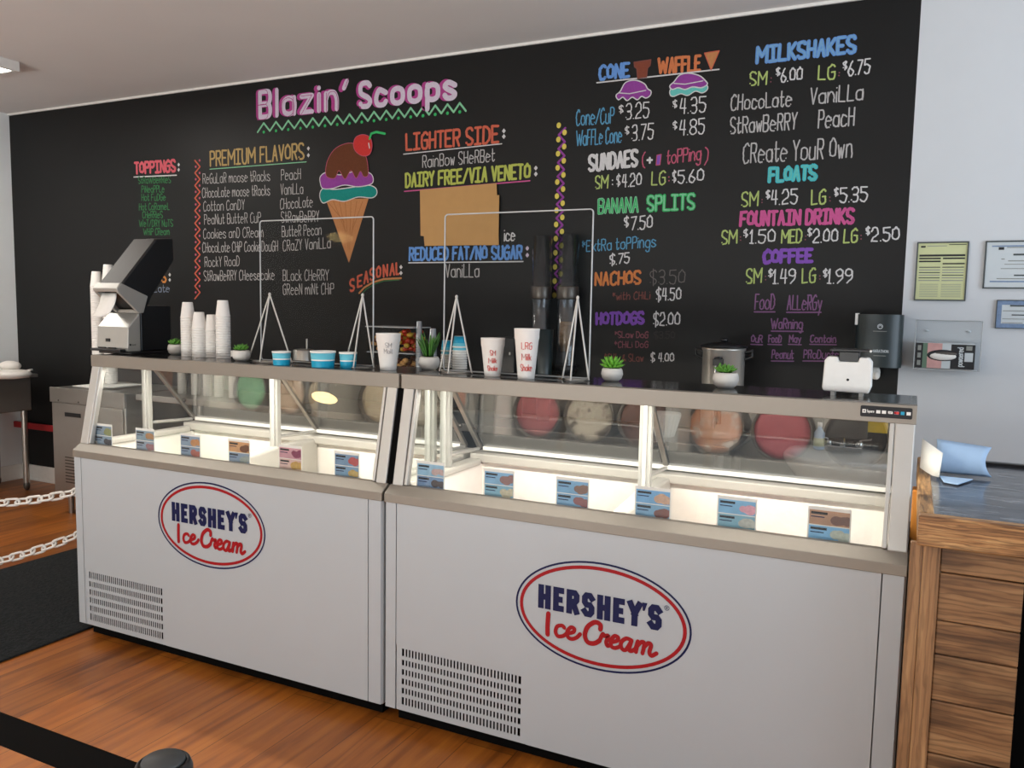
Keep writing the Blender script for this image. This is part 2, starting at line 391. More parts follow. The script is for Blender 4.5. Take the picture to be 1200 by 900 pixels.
# ------------------------------------------------------------------ single-stroke lettering
GL = {
'A':'002840 1333','B':'0008 ~083847453404 ~043443413000','C':'~473828170602103041','D':'0008 ~082846422000','E':'48080040 0434','F':'480800 0434',
'G':'~4738281706021030414344 4424','H':'0008 4048 0444','I':'2028 0848 0040','J':'~484230200102','K':'0008 4803 1440','L':'080040',
'M':'0008336860','N':'00084048','O':'o281706021131424637','P':'0008 ~083847453404','Q':'o281706021131424637 3150','R':'0008 ~083847453404 2440',
'S':'~4738180705143342413010 01','T':'2028 0848','U':'~08021030424 8','V':'082048','W':'0820466088','X':'0048 0840','Y':'082448 2420','Z':'08480040',
'a':'o25040120414 4 4540','b':'0800 o250401204144','c':'~442515030110304 1','d':'o250401204144 4840','e':'~034344251503011030 41','f':'~4838271 610 0535',
'g':'o250401204144 ~454a3c1c0b','h':'0800 ~032535434 0','i':'0500 .07','l':'0800','j':'~252a1c0b .27','k':'0800 3502 1330','m':'0500 ~0315253330 ~3345556360',
'n':'0500 ~031535434 0','o':'o250401204144','p':'050c o250401204144','q':'o250401204144 454c','r':'0500 ~031535','s':'~4425150413324130100 1',
't':'~1811203 1 0535','u':'~050110304 1 4540','v':'052045','w':'0510243045','x':'0540 0045','y':'0521 451c','z':'05450040',
'0':'o281706021131424637','1':'061810 0020','2':'~0618384644120 0 0040','3':'~07183846341 4 ~1434423010 01','4':'180343 3830','5':'480805 ~05254442301001',
'6':'~38150210304233140 2','7':'084810','8':'o280705244547 o240301204143','9':'o280705244547 ~474310',
':':'.02 .05','.':'.00',',':'001b','/':'0048','(':'~28060220',')':'~08262200','+':'0444 2622','*':'1418 0537 0735',"'":'1806','&':'~40051727260301102042',
'$':'~473807051433424130 01 292a','-':'0434','!':'0803 .00','#':'0008484000 2028'}
def px(ch): return 'cba'.find(ch)-3 if ch in 'abc' else int(ch)
BLOCK = {'S':'473818070514344341301001','R':'0008 083847453404 2440','C':'4647381807011030 4142','O':'18384741301001071 8'}
def glyph(ch, block=False):
    src = BLOCK.get(ch) if block and ch in BLOCK else GL.get(ch)
    if src is None: src = GL.get(ch.upper(), '')
    toks = []; cur = ''
    raw = src.split(' ')
    # re-join tokens whose pairs were split
    for t in raw:
        head = t[0] if t and t[0] in '~o.' else ''
        body = t[1:] if head else t
        if len(body) % 2 and cur == '': cur = t; continue
        if cur: toks.append(cur+t); cur = ''
        else: toks.append(t)
    out = []
    for t in toks:
        head = t[0] if t[0] in '~o.' else ''
        b = t[1:] if head else t
        pts = [(px(b[i]), px(b[i+1])) for i in range(0, len(b), 2)]
        if head == '.': out.append([(pts[0][0], pts[0][1])])
        elif head == '~' and len(pts) > 2: out.append(smooth(pts, False))
        elif head == 'o': out.append(smooth(pts, True))
        else: out.append(pts)
    return out
def smooth(P, closed, n=4):
    N = len(P); out = []
    for i in range(N if closed else N-1):
        p0 = P[i-1] if closed or i > 0 else P[i]; p1 = P[i]; p2 = P[(i+1) % N]; p3 = P[(i+2) % N] if closed or i+2 < N else P[(i+1) % N]
        for k in range(n):
            t = k/n
            out.append(tuple(.5*((2*p1[j])+(-p0[j]+p2[j])*t+(2*p0[j]-5*p1[j]+4*p2[j]-p3[j])*t*t+(-p0[j]+3*p1[j]-3*p2[j]+p3[j])*t**3) for j in (0, 1)))
    out.append(P[0] if closed else P[-1]); return out
def layout(s, gap=1.7, block=False, space=3.2):
    x = 0; st = []
    for ch in s:
        if ch == ' ': x += space; continue
        g = glyph(ch, block)
        if not g: x += space; continue
        wmax = max(p[0] for q in g for p in q); wmin = min(p[0] for q in g for p in q)
        for q in g: st.append([(p[0]-wmin+x, p[1]/8) for p in q])
        x += (wmax-wmin)+gap
    return st, max(x-gap, .5)
def write(mb, fr, s, W, H, wd, m, block=False, slant=0, square=False, jit=0, gap=1.7, off=(0, 0)):
    st, w0 = layout(s, gap, block)
    for q in st:
        pts = [(p[0]/w0*W+slant*p[1]*H+off[0]+random.uniform(-jit, jit), p[1]*H+off[1]+random.uniform(-jit, jit)) for p in q]
        mb.ribbon(fr, pts, wd, m, square)

# ------------------------------------------------------------------ room shell
X0, X1, Y0, Y1, Z1 = ROOM['x0'], ROOM['x1'], ROOM['y0'], ROOM['y1'], ROOM['z1']
XB = -.0533
b = MB(); b.box(X0-.1, X1+.1, Y0-.1, Y1+.1, -.1, 0, 'floor'); struct(b.build('floor', loc=(0, 0, 0)))
b = MB(); b.box(X0-.1, X1+.1, Y0-.1, Y1+.1, Z1, Z1+.1, 'ceiling'); struct(b.build('ceiling', loc=(0, 0, Z1)))
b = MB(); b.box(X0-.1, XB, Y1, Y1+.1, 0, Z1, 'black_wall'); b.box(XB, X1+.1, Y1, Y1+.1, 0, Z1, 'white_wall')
wall = struct(b.build('wall_back', loc=(0, Y1, 0)))
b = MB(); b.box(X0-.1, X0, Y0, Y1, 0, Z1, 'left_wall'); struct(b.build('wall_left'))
def holed(axis, c0, c1, a0, a1, ha0, ha1, hz0, hz1, name):
    b = MB()
    for (p, q, r, t) in ((a0, ha0, 0, Z1), (ha1, a1, 0, Z1), (ha0, ha1, 0, hz0), (ha0, ha1, hz1, Z1)):
        if axis == 'y': b.box(p, q, c0, c1, r, t, 'white_wall')
        else: b.box(c0, c1, p, q, r, t, 'white_wall')
    return struct(b.build(name))
holed('y', Y0-.1, Y0, X0, X1, -5.0, -.2, .08, 2.6, 'wall_front')
holed('x', X1, X1+.1, Y0, Y1, .1, 3.5, .5, 2.6, 'wall_right')
for nm, zs_, pts in (('window_1', .08, [(x, Y0-.05) for x in (-5.0, -3.4, -1.8, -.2)]), ('window_2', .5, [(X1+.05, y) for y in (.1, 1.8, 3.5)])):
    b = MB(); g = MB()
    for (x, y) in pts: b.box(x-.03, x+.03, y-.03, y+.03, zs_, 2.6, 'trim')
    for z in (zs_, 2.6):
        b.box(min(p[0] for p in pts)-.03, max(p[0] for p in pts)+.03, min(p[1] for p in pts)-.03, max(p[1] for p in pts)+.03, z-.03, z+.03, 'trim')
    o = struct(b.build(nm))
    g.box(min(p[0] for p in pts)-.002, max(p[0] for p in pts)+.002, min(p[1] for p in pts)-.002, max(p[1] for p in pts)+.002, zs_+.03, 2.57, 'glass')
    g.build('pane', o)
b = MB(); b.box(X0, X1, Y1-.012, Y1, Z1-.014, Z1, 'trim'); struct(b.build('trim_1'))
b = MB(); b.box(X0+.016, -3.6, Y1-.016, Y1, 0, .13, 'trim'); b.box(X0+.016, -3.6, Y1-.022, Y1, 0, .02, 'trim'); struct(b.build('baseboard_back', bevel=.004))
b = MB(); b.box(X0, X0+.016, Y0, Y1, 0, .13, 'trim'); struct(b.build('baseboard_left', bevel=.004))

# ------------------------------------------------------------------ chalk lettering on the wall
CH = {k: chalk(k, c) for k, c in dict(white='#dedcdc', grey='#c2bfbe', dim='#6d6866', tan='#c2a56c', red='#db6672', orange='#d97f52', ored='#d46a52',
      green='#3d7a4e', lime='#bcc45f', mint='#8fd3a8', bgreen='#3fc06d', blue='#6f9fe2', lblue='#7fb0da', sky='#5f9fc4', cyan='#4fc9d6', pink='#d4609a', rose='#c35f78',
      purple='#8d5bc0', dpurple='#8f6690', brown='#8a4a38', rust='#84504a', yellow='#e8d565', amber='#d98d4c', slate='#8b97ad', magenta='#b5478f', lav='#ddd0e2',
      choc='#6b3d27', plum='#97479e', teal='#1e8d84', aqua='#6fcbc4', cone='#c98b5a', conedk='#ab6f45', cherry='#cf3b38', lgreen='#b9cc7a', drose='#8d5560', fade='#3a3736').items()}
YW = Y1
def wl(u, v): p = aty(u, v, YW); return (p.x, p.z)
class Wall:
    def __init__(s, name): s.b = MB(); s.name = name
    def fr(s, k): return (V((0, YW-.0008*(k+1), 0)), V((1, 0, 0)), V((0, 0, 1)))
    def t(s, txt, u0, v0, u1, v1, h, wd=.0065, c='grey', c2=None, k=0, jit=.0015, sl=0, gap=1.7):
        wd *= .8 if wd < .0105 else .76
        A = aty(u0, v0, YW); B = aty(u1, v1, YW); H = aty(u0, v0-h, YW).z-A.z
        d = V((B.x-A.x, 0, B.z-A.z)); W = d.length; d.normalize()
        fr = (V((A.x, YW-.0008*(k+1), A.z)), d, V((0, 0, 1)))
        m = wd/2
        write(s.b, (fr[0]+d*m+V((0, 0, m)), d, V((0, 0, 1))), txt, W-wd, H-wd, wd, CH[c], jit=jit, slant=sl, gap=gap)
        if c2:
            f2 = fr[0]+V((0, -.0006, 0))
            write(s.b, (f2+d*m+V((0, 0, m)), d, V((0, 0, 1))), txt, W-wd, H-wd, wd*.45, CH[c2], jit=jit, slant=sl, gap=gap)
    def line(s, pts, wd, c, k=0): s.b.ribbon(s.fr(k), [wl(*p) for p in pts], wd, CH[c])
    def dot(s, u, v, r, c, k=0, ry=None):
        x, z = wl(u, v); ry = ry or r
        s.b.poly(s.fr(k), [(x+r*math.cos(a*math.pi/6), z+ry*math.sin(a*math.pi/6)) for a in range(12)], CH[c])
    def fill(s, pts, c, k=0, outline=None, ow=.008, closed=True):
        P = [wl(*p) for p in pts]; s.b.poly(s.fr(k), P, CH[c])
        if outline: s.b.ribbon(s.fr(k+1), P+[P[0]], ow, CH[outline])
    def colon(s, u, v, dv, c='white', r=.011):
        for q in (v, v+dv):
            x, z = wl(u, q); s.b.poly(s.fr(0), [(x+r*1.1, z), (x, z+r*1.3), (x-r*1.1, z), (x, z-r*1.3)], CH[c])
    def done(s, label=None):
        o = s.b.build(s.name, wall, fixn=False)
        if label: o['label'] = label
        return o
W_ = Wall('chalk_title')
for (c, wd, k, dx) in (('magenta', .058, 0, -2.6), ('lav', .042, 1, 0)):
    W_.t("Blazin'", 303+dx, 140.5, 409+dx, 129, 35, wd, c, k=k, jit=0, gap=2.6)
    W_.t("Scoops", 420+dx, 128.5, 536+dx, 117, 33, wd, c, k=k, jit=0, gap=2.6)
W_.t("Blazin'", 302, 141, 409, 129, 35, .005, 'magenta', k=3, jit=0, gap=2.6)
zz = []
for i in range(35):
    t = i/34; zz.append((302+t*244, 150-t*25+(5 if i % 2 == 0 else -5)))
W_.line(zz, .012, 'mint', 0)
for i in range(0, 34, 2): t = (i+1)/34; W_.dot(302+t*244, 150-t*25+5.5, .010, 'bgreen')
W_.done('lavender title lettering with pink shadow over a mint zigzag')

W_ = Wall('chalk_menu_toppings')
W_.t('TOPPINGS', 157.5, 205, 206.5, 202, 15.5, .024, 'red'); W_.line([(157, 207.5), (207, 205.3)], .008, 'white'); W_.colon(209.5, 193, 6)
for s, a, bb, c, d in (('StRaWBeRRieS', 162, 215.5, 200.5, 214.5), ('PiNeaPPLe', 166, 226, 193, 225.5), ('Hot FuDGe', 166, 235.7, 194.5, 235.2), ('Hot CaRameL', 163, 246.7, 199, 246),
                       ('CHeRRieS', 167, 256, 191, 255.7), ('WeT/DRY NuTS', 163, 266, 203, 265.7), ('WHiP CReam', 168, 276, 199, 275.5)):
    W_.t(s, a, bb, c, d, 8.6, .0075, 'green')
W_.t('SYRUPS', 156, 332, 195.5, 331.5, 16, .02, 'amber'); W_.colon(199, 322, 6)
W_.t('ChocoLate', 156, 343, 199, 342.5, 9, .007, 'slate')
W_.done('pink toppings heading with green list')

W_ = Wall('chalk_menu_flavors')
W_.t('PREMIUM FLAVORS', 246, 195.8, 357, 187, 19, .017, 'tan', k=0); W_.line([(246, 198.3), (359, 189.7)], .006, 'mint'); W_.colon(361.5, 174, 8)
for s, a, bb, c, d in (('ReGuLaR moose tRacks', 237.8, 215.5, 316.7, 212), ('CHocoLate moose tRacks', 237, 232, 316.7, 229), ('Cotton CanDY', 238.4, 247.8, 287, 245.7),
    ('PeaNut ButteR CuP', 239.3, 263.3, 306, 261), ('Cookies anD CReam', 238.4, 280, 309, 278), ('CHocoLate CHiP CookieDouGH', 237.3, 296, 326, 294.5), ('RockY RoaD', 240, 313, 281, 311.8), ('StRawBeRRY CHeesecake', 239, 329.3, 321.8, 328),
    ('PeacH', 329.5, 211.5, 352.7, 210.2), ('VaniLLa', 329, 228.4, 355.5, 227.3), ('CHocoLate', 328.4, 245.5, 366.7, 242.7), ('StRawBeRRY', 329.5, 261, 374.4, 260), ('ButteR Pecan', 330.4, 277.8, 377, 275.5),
    ('CRaZY VaniLLa', 331.5, 294.4, 387.8, 291), ('BLack CHeRRY', 331.5, 329, 385.5, 329), ('GReeN miNt CHiP', 331.5, 345.5, 391.5, 345)):
    W_.t(s, a, bb, c, d, 12 if a < 328 else 13, .0058, 'grey')
zz = [(234.5 if i % 2 else 228.5, 188+i*162/22) for i in range(23)]
W_.line(zz, .0105, 'ored')
for i in range(22): W_.dot(229.5 if i % 2 else 234, 188+i*162/22, .0085, 'rose')
W_.done('tan heading over two columns of grey flavor names')

W_ = Wall('chalk_drawing_cone')
def sm(P): return [tuple(p) for p in smooth(P, True, 5)]
W_.fill([(382, 234), (432, 232.5), (409, 308)], 'cone', 0)
for i in range(7):
    t = i/7; W_.line([(384+t*48, 236), (409+(t-.5)*10, 236+(1-abs(t-.5)*1.2)*62)], .004, 'conedk', 1)
W_.fill(sm([(375, 229), (379, 221), (392, 222), (410, 220), (430, 217), (440, 220), (442, 227), (436, 232), (420, 231), (404, 236), (390, 234), (379, 238)]), 'teal', 2, 'white', .006)
W_.fill(sm([(376, 215), (376, 207), (384, 202), (400, 205), (420, 200), (434, 203), (438, 210), (435, 216), (420, 219), (404, 217), (390, 221), (379, 221)]), 'plum', 4, 'white', .006)
W_.fill(sm([(383, 206), (384, 190), (392, 176), (404, 169), (416, 168.5), (426, 176), (431, 189), (432, 205), (427, 207), (423, 201), (418, 209), (412, 200), (405, 210), (398, 200), (393, 209)]), 'choc', 6, 'rose', .004)
W_.fill(sm([(415, 170), (418, 161), (427, 158), (435, 162), (437, 172), (434, 181), (426, 183), (418, 178)]), 'cherry', 8, 'rose', .004)
W_.line([(434, 163), (436, 157), (442, 155), (452, 157)], .014, 'bgreen', 10); W_.line([(433, 168), (434, 174)], .007, 'white', 10)
W_.done('ice cream cone drawing with cherry')

W_ = Wall('chalk_menu_lighter')
W_.t('LIGHTER SIDE', 475, 177.3, 585, 168, 21, .02, 'ored'); W_.line([(473, 180.7), (588, 168.5)], .006, 'white'); W_.colon(590.5, 153.5, 6.5)
W_.t('RainBow SHeRBet', 495, 197, 580, 189.3, 15, .0075, 'grey')
W_.t('DAIRY FREE/VIA VENETO', 474.5, 220.5, 622, 210, 18, .019, 'lime'); W_.line([(474, 224.3), (621, 211.8)], .007, 'pink'); W_.colon(628, 197, 7)
W_.t('ice', 590.5, 283, 604, 282.5, 15, .009, 'white')
W_.t('REDUCED FAT/NO SUGAR', 479, 306, 612.5, 304.3, 16.5, .019, 'blue'); W_.line([(479, 308), (613, 306.5)], .007, 'white'); W_.colon(618, 291, 8, 'lav')
W_.t('VaniLLa', 522, 325.5, 562, 325, 16, .008, 'grey')
for i, (chx, u, v) in enumerate(zip('SEASONAL', (409.5, 418.5, 426, 433, 440.5, 448.5, 456.5, 463.5), (343, 338, 333.5, 330, 327.5, 325.5, 324, 323))):
    W_.t(chx, u, v, u+(6.5 if chx != 'L' else 5), v-(2.2-.2*i), 15.5, .018, 'ored')
W_.colon(470, 313, 7)
W_.line([(421, 343.5), (427, 337), (437, 331), (450, 327), (470, 326)], .012, 'cone'); W_.line([(423, 346), (429, 339), (439, 333), (450, 329.2), (468, 328)], .006, 'green')
W_.done('orange, lime and blue headings of the middle column')

W_ = Wall('chalk_border_dots')
zz = [((662.5 if i % 2 == 0 else 655)-i*.22, 150+i*195/24) for i in range(25)]
W_.line(zz, .012, 'plum')
for i in range(25):
    t = i/24; W_.dot((655 if i % 2 == 0 else 662)-i*.22, 147+t*199, .0135, 'yellow', 2, .016)
W_.done('yellow dots along a purple zigzag')

W_ = Wall('chalk_menu_prices')
W_.t('CONE', 701, 95, 738.5, 91.5, 19, .021, 'blue'); W_.t('WAFFLE', 770, 87.6, 821.5, 84, 20, .02, 'orange')
W_.line([(699.6, 97), (842.6, 81.3)], .007, 'white')
W_.fill([(743, 73), (763, 70), (762, 77), (759, 80), (758, 90.5), (747.3, 92), (746.3, 80.5), (743.7, 78.5)], 'brown', 0, 'rust', .005)
W_.fill([(825.7, 62.3), (843, 59.6), (833.5, 82)], 'cone', 0, 'ored', .005)
W_.fill(sm([(722, 112), (727, 107), (733, 97), (744, 94), (755, 98), (759, 104), (763, 107), (762, 112), (757, 115), (752, 113), (747, 117), (741, 114), (735, 118), (730, 114), (725, 117)]), 'plum', 0, 'white', .006)
W_.line([(725, 109), (738, 110), (757, 106)], .005, 'white', 3)
W_.fill(sm([(785, 107), (789, 102), (800, 103), (815, 100), (828, 100), (829, 105), (823, 109), (815, 107), (806, 112), (798, 110), (790, 113), (786, 112)]), 'aqua', 0, 'white', .005)
W_.fill(sm([(785, 101), (790, 96), (797, 88), (808, 86), (820, 89), (827, 95), (829, 99), (822, 103), (812, 102), (803, 105), (795, 103), (788, 105)]), 'plum', 2, 'white', .006)
W_.line([(790, 98), (803, 99), (824, 95)], .005, 'white', 5)
W_.t('Cone/CuP', 674.7, 147.8, 720, 144.6, 19, .0085, 'sky'); W_.t('WaFFLe Cone', 675, 171.7, 729, 167.3, 19, .0085, 'sky')
for s, a, bb, c, d in (('3.25', 733, 140.5, 761, 138), ('4.35', 796, 134.5, 827.4, 131.6), ('3.75', 740, 165.5, 766, 163), ('4.85', 796, 159.5, 826, 157)):
    W_.t(s, a, bb, c, d, 19, .008, 'white'); W_.t('$', a-8, bb-8, a-2.5, bb-8.3, 9, .007, 'white')
W_.t('SUNDAES', 688.8, 202, 748, 195.5, 21, .022, 'white')
W_.t('(', 752, 198, 756, 197.5, 20, .008, 'rose'); W_.t('+', 757.5, 195, 765, 194.2, 14, .015, 'white'); W_.fill([(770, 182), (775, 181), (773.5, 193), (769, 193.6)], 'purple', 0, 'rose', .005)
W_.t('toPPing', 781, 193, 822, 187.5, 17, .0085, 'rose'); W_.t(')', 825, 194, 830, 193, 22, .008, 'rose')
W_.t('SM', 697, 222, 713, 220.7, 16, .0095, 'lgreen'); W_.t('LG', 763, 217.8, 780, 216.6, 17, .0095, 'lgreen'); W_.t(':', 717, 220, 718.5, 220, 14, .01, 'white'); W_.t(':', 783, 216, 784.5, 216, 14, .01, 'rose')
for s, a, bb, c, d in (('4.20', 728.5, 220, 752, 218), ('5.60', 794, 215.5, 825, 213)):
    W_.t(s, a, bb, c, d, 16, .0085, 'white'); W_.t('$', a-6.5, bb-2, a-1.5, bb-2.3, 13, .0075, 'white')
W_.t('BANANA', 700, 251.5, 748.5, 249.5, 19, .017, 'mint', 'bgreen'); W_.t('SPLITS', 757, 249, 815, 246.5, 20.5, .023, 'bgreen', 'mint')
W_.t('$', 731, 266, 737, 265.7, 12, .0085, 'white'); W_.t('7.50', 739, 270.5, 765, 268, 16.5, .009, 'white')
W_.t('*ExtRa toPPings', 681.5, 296, 769, 289.6, 14, .0075, 'sky'); W_.t('$.75', 714, 311, 738, 308.5, 13, .0085, 'white')
W_.t('NACHOS', 696.7, 335.5, 751.5, 333.6, 17, .018, 'orange', 'amber'); W_.t('$3.50', 761, 333.5, 803, 333, 17, .0065, 'dim')
W_.t('*with CHiLi', 717.7, 352, 762, 350.7, 9.5, .006, 'rust'); W_.t('$4.50', 768.3, 352.7, 798.4, 352, 15, .0085, 'white')
W_.t('HOTDOGS', 697.4, 381.5, 755.5, 380.5, 16, .021, 'purple'); W_.t('$2.00', 765, 382, 797, 381.8, 16, .0085, 'white')
W_.t('*SLaw DoG', 720, 396, 759.7, 396.4, 8, .0055, 'drose'); W_.t('$3.50', 766, 397, 791, 397, 9, .006, 'fade'); W_.t('*CHiLi DoG', 720, 407.7, 759.7, 407.7, 8, .0055, 'drose')
W_.t('*CHiLi & SLaw', 708, 423, 754, 424, 9, .0055, 'rust'); W_.t('$ 4.00', 762, 424, 790, 424.5, 11, .0075, 'white')
W_.done('cone, sundae, nachos and hotdog prices')

W_ = Wall('chalk_menu_drinks')
W_.t('MILKSHAKES', 885, 76, 1004, 63, 22, .024, 'blue', 'lblue')
def price(sz, u0, v, u1, us, ud, un, vn, u2, v2, num, h=17):
    W_.t(sz, u0, v, u1, v-1.2, h, .0095, 'lgreen'); W_.t(':', us, v-2, us+1.5, v-2, 12, .009, 'drose')
    W_.t('$', ud, vn-8, ud+5.5, vn-8.4, 9.5, .008, 'white'); W_.t(num, un, vn, u2, v2, h, .0085, 'white')
price('SM', 878, 101, 899, 902.5, 909, 914.5, 97, 940.6, 95, '6.00'); price('LG', 958, 94.4, 979, 982, 987.4, 993, 89.5, 1020, 86.3, '6.75', 18)
W_.t('CHocoLate', 856, 130, 928, 125, 19, .0085, 'grey'); W_.t('VaniLLa', 949, 123, 1012, 117.5, 20, .0085, 'grey')
W_.t('StRawBeRRY', 855, 157.5, 934, 152, 20, .0085, 'grey'); W_.t('PeacH', 958, 151, 1001, 147.5, 22, .0085, 'grey')
W_.t('CReate YouR Own', 870, 192, 999, 185, 24, .0085, 'grey')
W_.t('FLOATS', 899, 215, 958, 212, 19.5, .024, 'cyan', 'aqua')
price('SM', 868.3, 243, 889, 892, 897, 903, 240.6, 934.7, 239, '4.25', 18); price('LG', 949.7, 240.5, 968, 971.5, 977, 983.5, 238, 1016.7, 236.3, '5.35', 18)
W_.t('FOUNTAIN DRINKS', 866, 266, 1001.5, 263, 19, .02, 'pink')
price('SM', 845, 287, 864, 867, 871, 878, 286, 908.7, 285, '1.50'); price('MED', 915, 286, 940, 943, 946, 952, 285, 982, 284.5, '2.00'); price('LG', 988, 285.4, 1005, 1008, 1014, 1020, 283.5, 1054, 282.5, '2.50')
W_.t('COFFEE', 893, 310, 953, 308.5, 18, .023, 'purple')
price('SM', 873.8, 333, 893, 896, 900, 905, 333, 932.4, 332.5, '1.49', 18); price('LG', 939, 332.5, 956, 959.5, 964, 969, 333, 999, 332.5, '1.99', 18)
W_.t('FooD', 884, 363, 908, 363, 19, .008, 'dpurple'); W_.t('ALLeRGy', 922, 363.5, 963, 363.5, 18, .008, 'dpurple')
W_.line([(884, 365.5), (908, 365.5)], .007, 'dpurple'); W_.line([(922, 366), (962, 366)], .007, 'dpurple')
W_.t('WaRning', 902.7, 385.8, 941, 385.8, 13, .008, 'dpurple'); W_.line([(904, 388), (941, 388.4)], .007, 'dpurple')
for s, a, c in (('OuR', 880, 893.5), ('FooD', 900, 916), ('May', 924, 939), ('Contain', 949, 980)):
    W_.t(s, a, 401.5, c, 402, 9.5, .007, 'dpurple'); W_.line([(a, 403.5), (c, 404)], .006, 'dpurple')
for s, a, c in (('Peanut', 904, 930), ('PRoDucts', 941, 983)):
    W_.t(s, a, 420.5, c, 421, 11, .007, 'dpurple'); W_.line([(a, 423), (c, 423.3)], .006, 'dpurple')
W_.done('milkshake, float, drink and coffee prices')

# brown paper taped over two menu lines
b = MB(); fr = (V((0, YW-.014, 0)), V((1, 0, 0)), V((0, 0, 1)))
def sheet(mb, pts, y, th, m):
    P = [(p.x, p.z) for p in (aty(u, v, YW) for u, v in pts)]; mb.prism(P, 'y', y, y+th, m)
sheet(b, [(493.5, 223), (583, 215), (585, 262), (586, 287), (499, 288.5), (498, 276), (494.5, 275)], YW-.014, .0015, 'kraft')
sheet(b, [(494, 236), (586.5, 229), (585.5, 287.5), (500, 288), (498.5, 277), (494.5, 276.5)], YW-.0165, .0015, 'kraft')
o = b.build('brown_paper'); tag(o, 'blank brown paper sheets taped over the chalk menu', 'paper')

# ------------------------------------------------------------------ dipping cabinets
YF, YT = 2.3855, 2.4877
ZR0, ZR1, ZTB, ZT = .820, .851, 1.218, 1.270
def oval(mb, cx, cz, rx, rz, wd, y, m, n=72):
    vs = []
    for i in range(n):
        a = 2*math.pi*i/n
        vs += [(cx+rx*math.cos(a), y, cz+rz*math.sin(a)), (cx+(rx-wd)*math.cos(a), y, cz+(rz-wd)*math.sin(a))]
    mb.add(vs, [(2*i, 2*((i+1) % n), 2*((i+1) % n)+1, 2*i+1) for i in range(n)], m)
def cabinet(x0, x1, ocx, ocz, vent, label, sticker, gap_strip):
    t = thing('dipping_cabinet', ((x0+x1)/2, 2.74, 0), label, 'ice cream freezer')
    xm = (x0+x1)/2
    b = MB(); b.box(x0+.03, x1-.03, YF+.05, 3.06, 0, .06, 'toe'); b.build('kick_plate', t)
    # hollow body: four walls and a floor
    b = MB()
    b.box(x0+.004, x1-.004, YF+.036, YF+.07, .06, .845, 'cab'); b.box(x0+.004, x1-.004, 3.03, 3.10, .06, .86, 'cab')
    b.box(x0+.004, x0+.05, YF+.07, 3.03, .06, .85, 'cab'); b.box(x1-.05, x1-.004, YF+.07, 3.03, .06, .85, 'cab')
    b.box(x0+.05, x1-.05, YF+.07, 3.03, .06, .44, 'cab'); b.build('body', t)
    vx0, vx1, vz0, vz1 = vent
    # front skin in pieces around the vent
    b = MB(); fy0, fy1 = YF, YF+.006; a0, a1 = x0+.052, x1-.062
    b.box(a0, a1, fy0, fy1, vz1, ZR0, 'cab'); b.box(vx1, a1, fy0, fy1, .06, vz1, 'cab')
    if vx0-a0 > .004: b.box(a0, vx0, fy0, fy1, .06, vz1, 'cab')
    b.build('front_panel', t)
    for e0, e1 in ((x0, x0+.0495), (x1-.0595, x1)):
        b = MB(); b.prism([(e0, YF+.012), (e0+.006, YF), (e1-.001, YF), (e1-.001, YF+.02), (e0, YF+.02)] if e0 == x0 else [(e0+.001, YF), (e1-.006, YF), (e1, YF+.012), (e1, YF+.02), (e0+.001, YF+.02)], 'z', .06, ZR0, 'cab')
        b.box(e0, e1, YF+.02, YF+.03, .06, ZR0, 'cab'); b.build('corner_trim', t)
    # vent grille: plate with real slots over a dark recess
    g = MB(); nx, nz = 36, 6; m0 = .022
    g.box(vx0, vx1, YF+.001, YF+.004, vz0, vz0+.022, 'cab'); g.box(vx0, vx1, YF+.001, YF+.004, vz1-.012, vz1, 'cab')
    g.box(vx0, vx0+m0, YF+.001, YF+.004, vz0+.022, vz1-.012, 'cab'); g.box(vx1-m0, vx1, YF+.001, YF+.004, vz0+.022, vz1-.012, 'cab')
    w0 = (vx1-vx0-2*m0)/nx; hz = (vz1-vz0-.034)/nz
    for i in range(1, nx): g.box(vx0+m0+i*w0-w0*.25, vx0+m0+i*w0+w0*.25, YF+.001, YF+.0022, vz0+.022, vz1-.012, 'cab')
    for k in range(1, nz): g.box(vx0+m0, vx1-m0, YF+.0008, YF+.0042, vz0+.022+k*hz-.0065, vz0+.022+k*hz+.0065, 'cab')
    go = g.build('vent_grille', t)
    r = MB(); r.box(vx0, vx1, YF+.033, YF+.0355, vz0, vz1, 'toe'); r.build('recess', go)
    # logo
    g = MB(); y = YF-.0012
    oval(g, ocx, ocz, .294, .176, .0065, y, 'navy'); oval(g, ocx, ocz, .279, .161, .0115, y, 'red')
    lo = g.build('logo_badge', t, fixn=False); lo['label'] = 'oval ring logo in navy and red'
    g = MB(); fr = (V((ocx-.213, YF-.0014, ocz-.008)), V((1, 0, 0)), V((0, 0, 1)))
    bl = dict(block=True, square=True); st = .0198; cx = 0; HH = .080
    widths = dict(H=.0445, E=.038, R=.0445, S=.043, Y=.048)
    for chx in 'HERSHEY':
        write(g, (fr[0]+V((cx+st/2, 0, st/2)), fr[1], fr[2]), chx, widths[chx]-st, HH-st, st, 'navy', **bl); cx += widths[chx]+.0085
    g.poly((fr[0]+V((cx-.009, 0, HH-.026)), fr[1], fr[2]), [(0, .026), (.016, .026), (.008, 0), (.002, 0)], 'navy'); cx += .010
    write(g, (fr[0]+V((cx+st/2, 0, st/2)), fr[1], fr[2]), 'S', .044-st, HH-st, st, 'navy', **bl); cx += .05
    rx_, rz_ = ocx-.213+cx+.008, ocz-.008+HH-.004
    oval(g, rx_, rz_, .008, .008, .0014, YF-.0014, 'navy', 20); write(g, (V((rx_-.0025, YF-.0014, rz_-.004)), fr[1], fr[2]), 'R', .005, .008, .0013, 'navy')
    g.build('logo_wordmark', lo, fixn=False)['label'] = 'navy block capitals'
    g = MB(); fr = (V((ocx-.183, YF-.0014, ocz-.094)), V((1, 0, 0)), V((0, 0, 1)))
    def sc(q, wd): g.ribbon(fr, [(a*.0101+.1*c*.0084, c*.0084) for a, c in smooth(q, False, 5)], wd, 'red')
    S1 = .0132
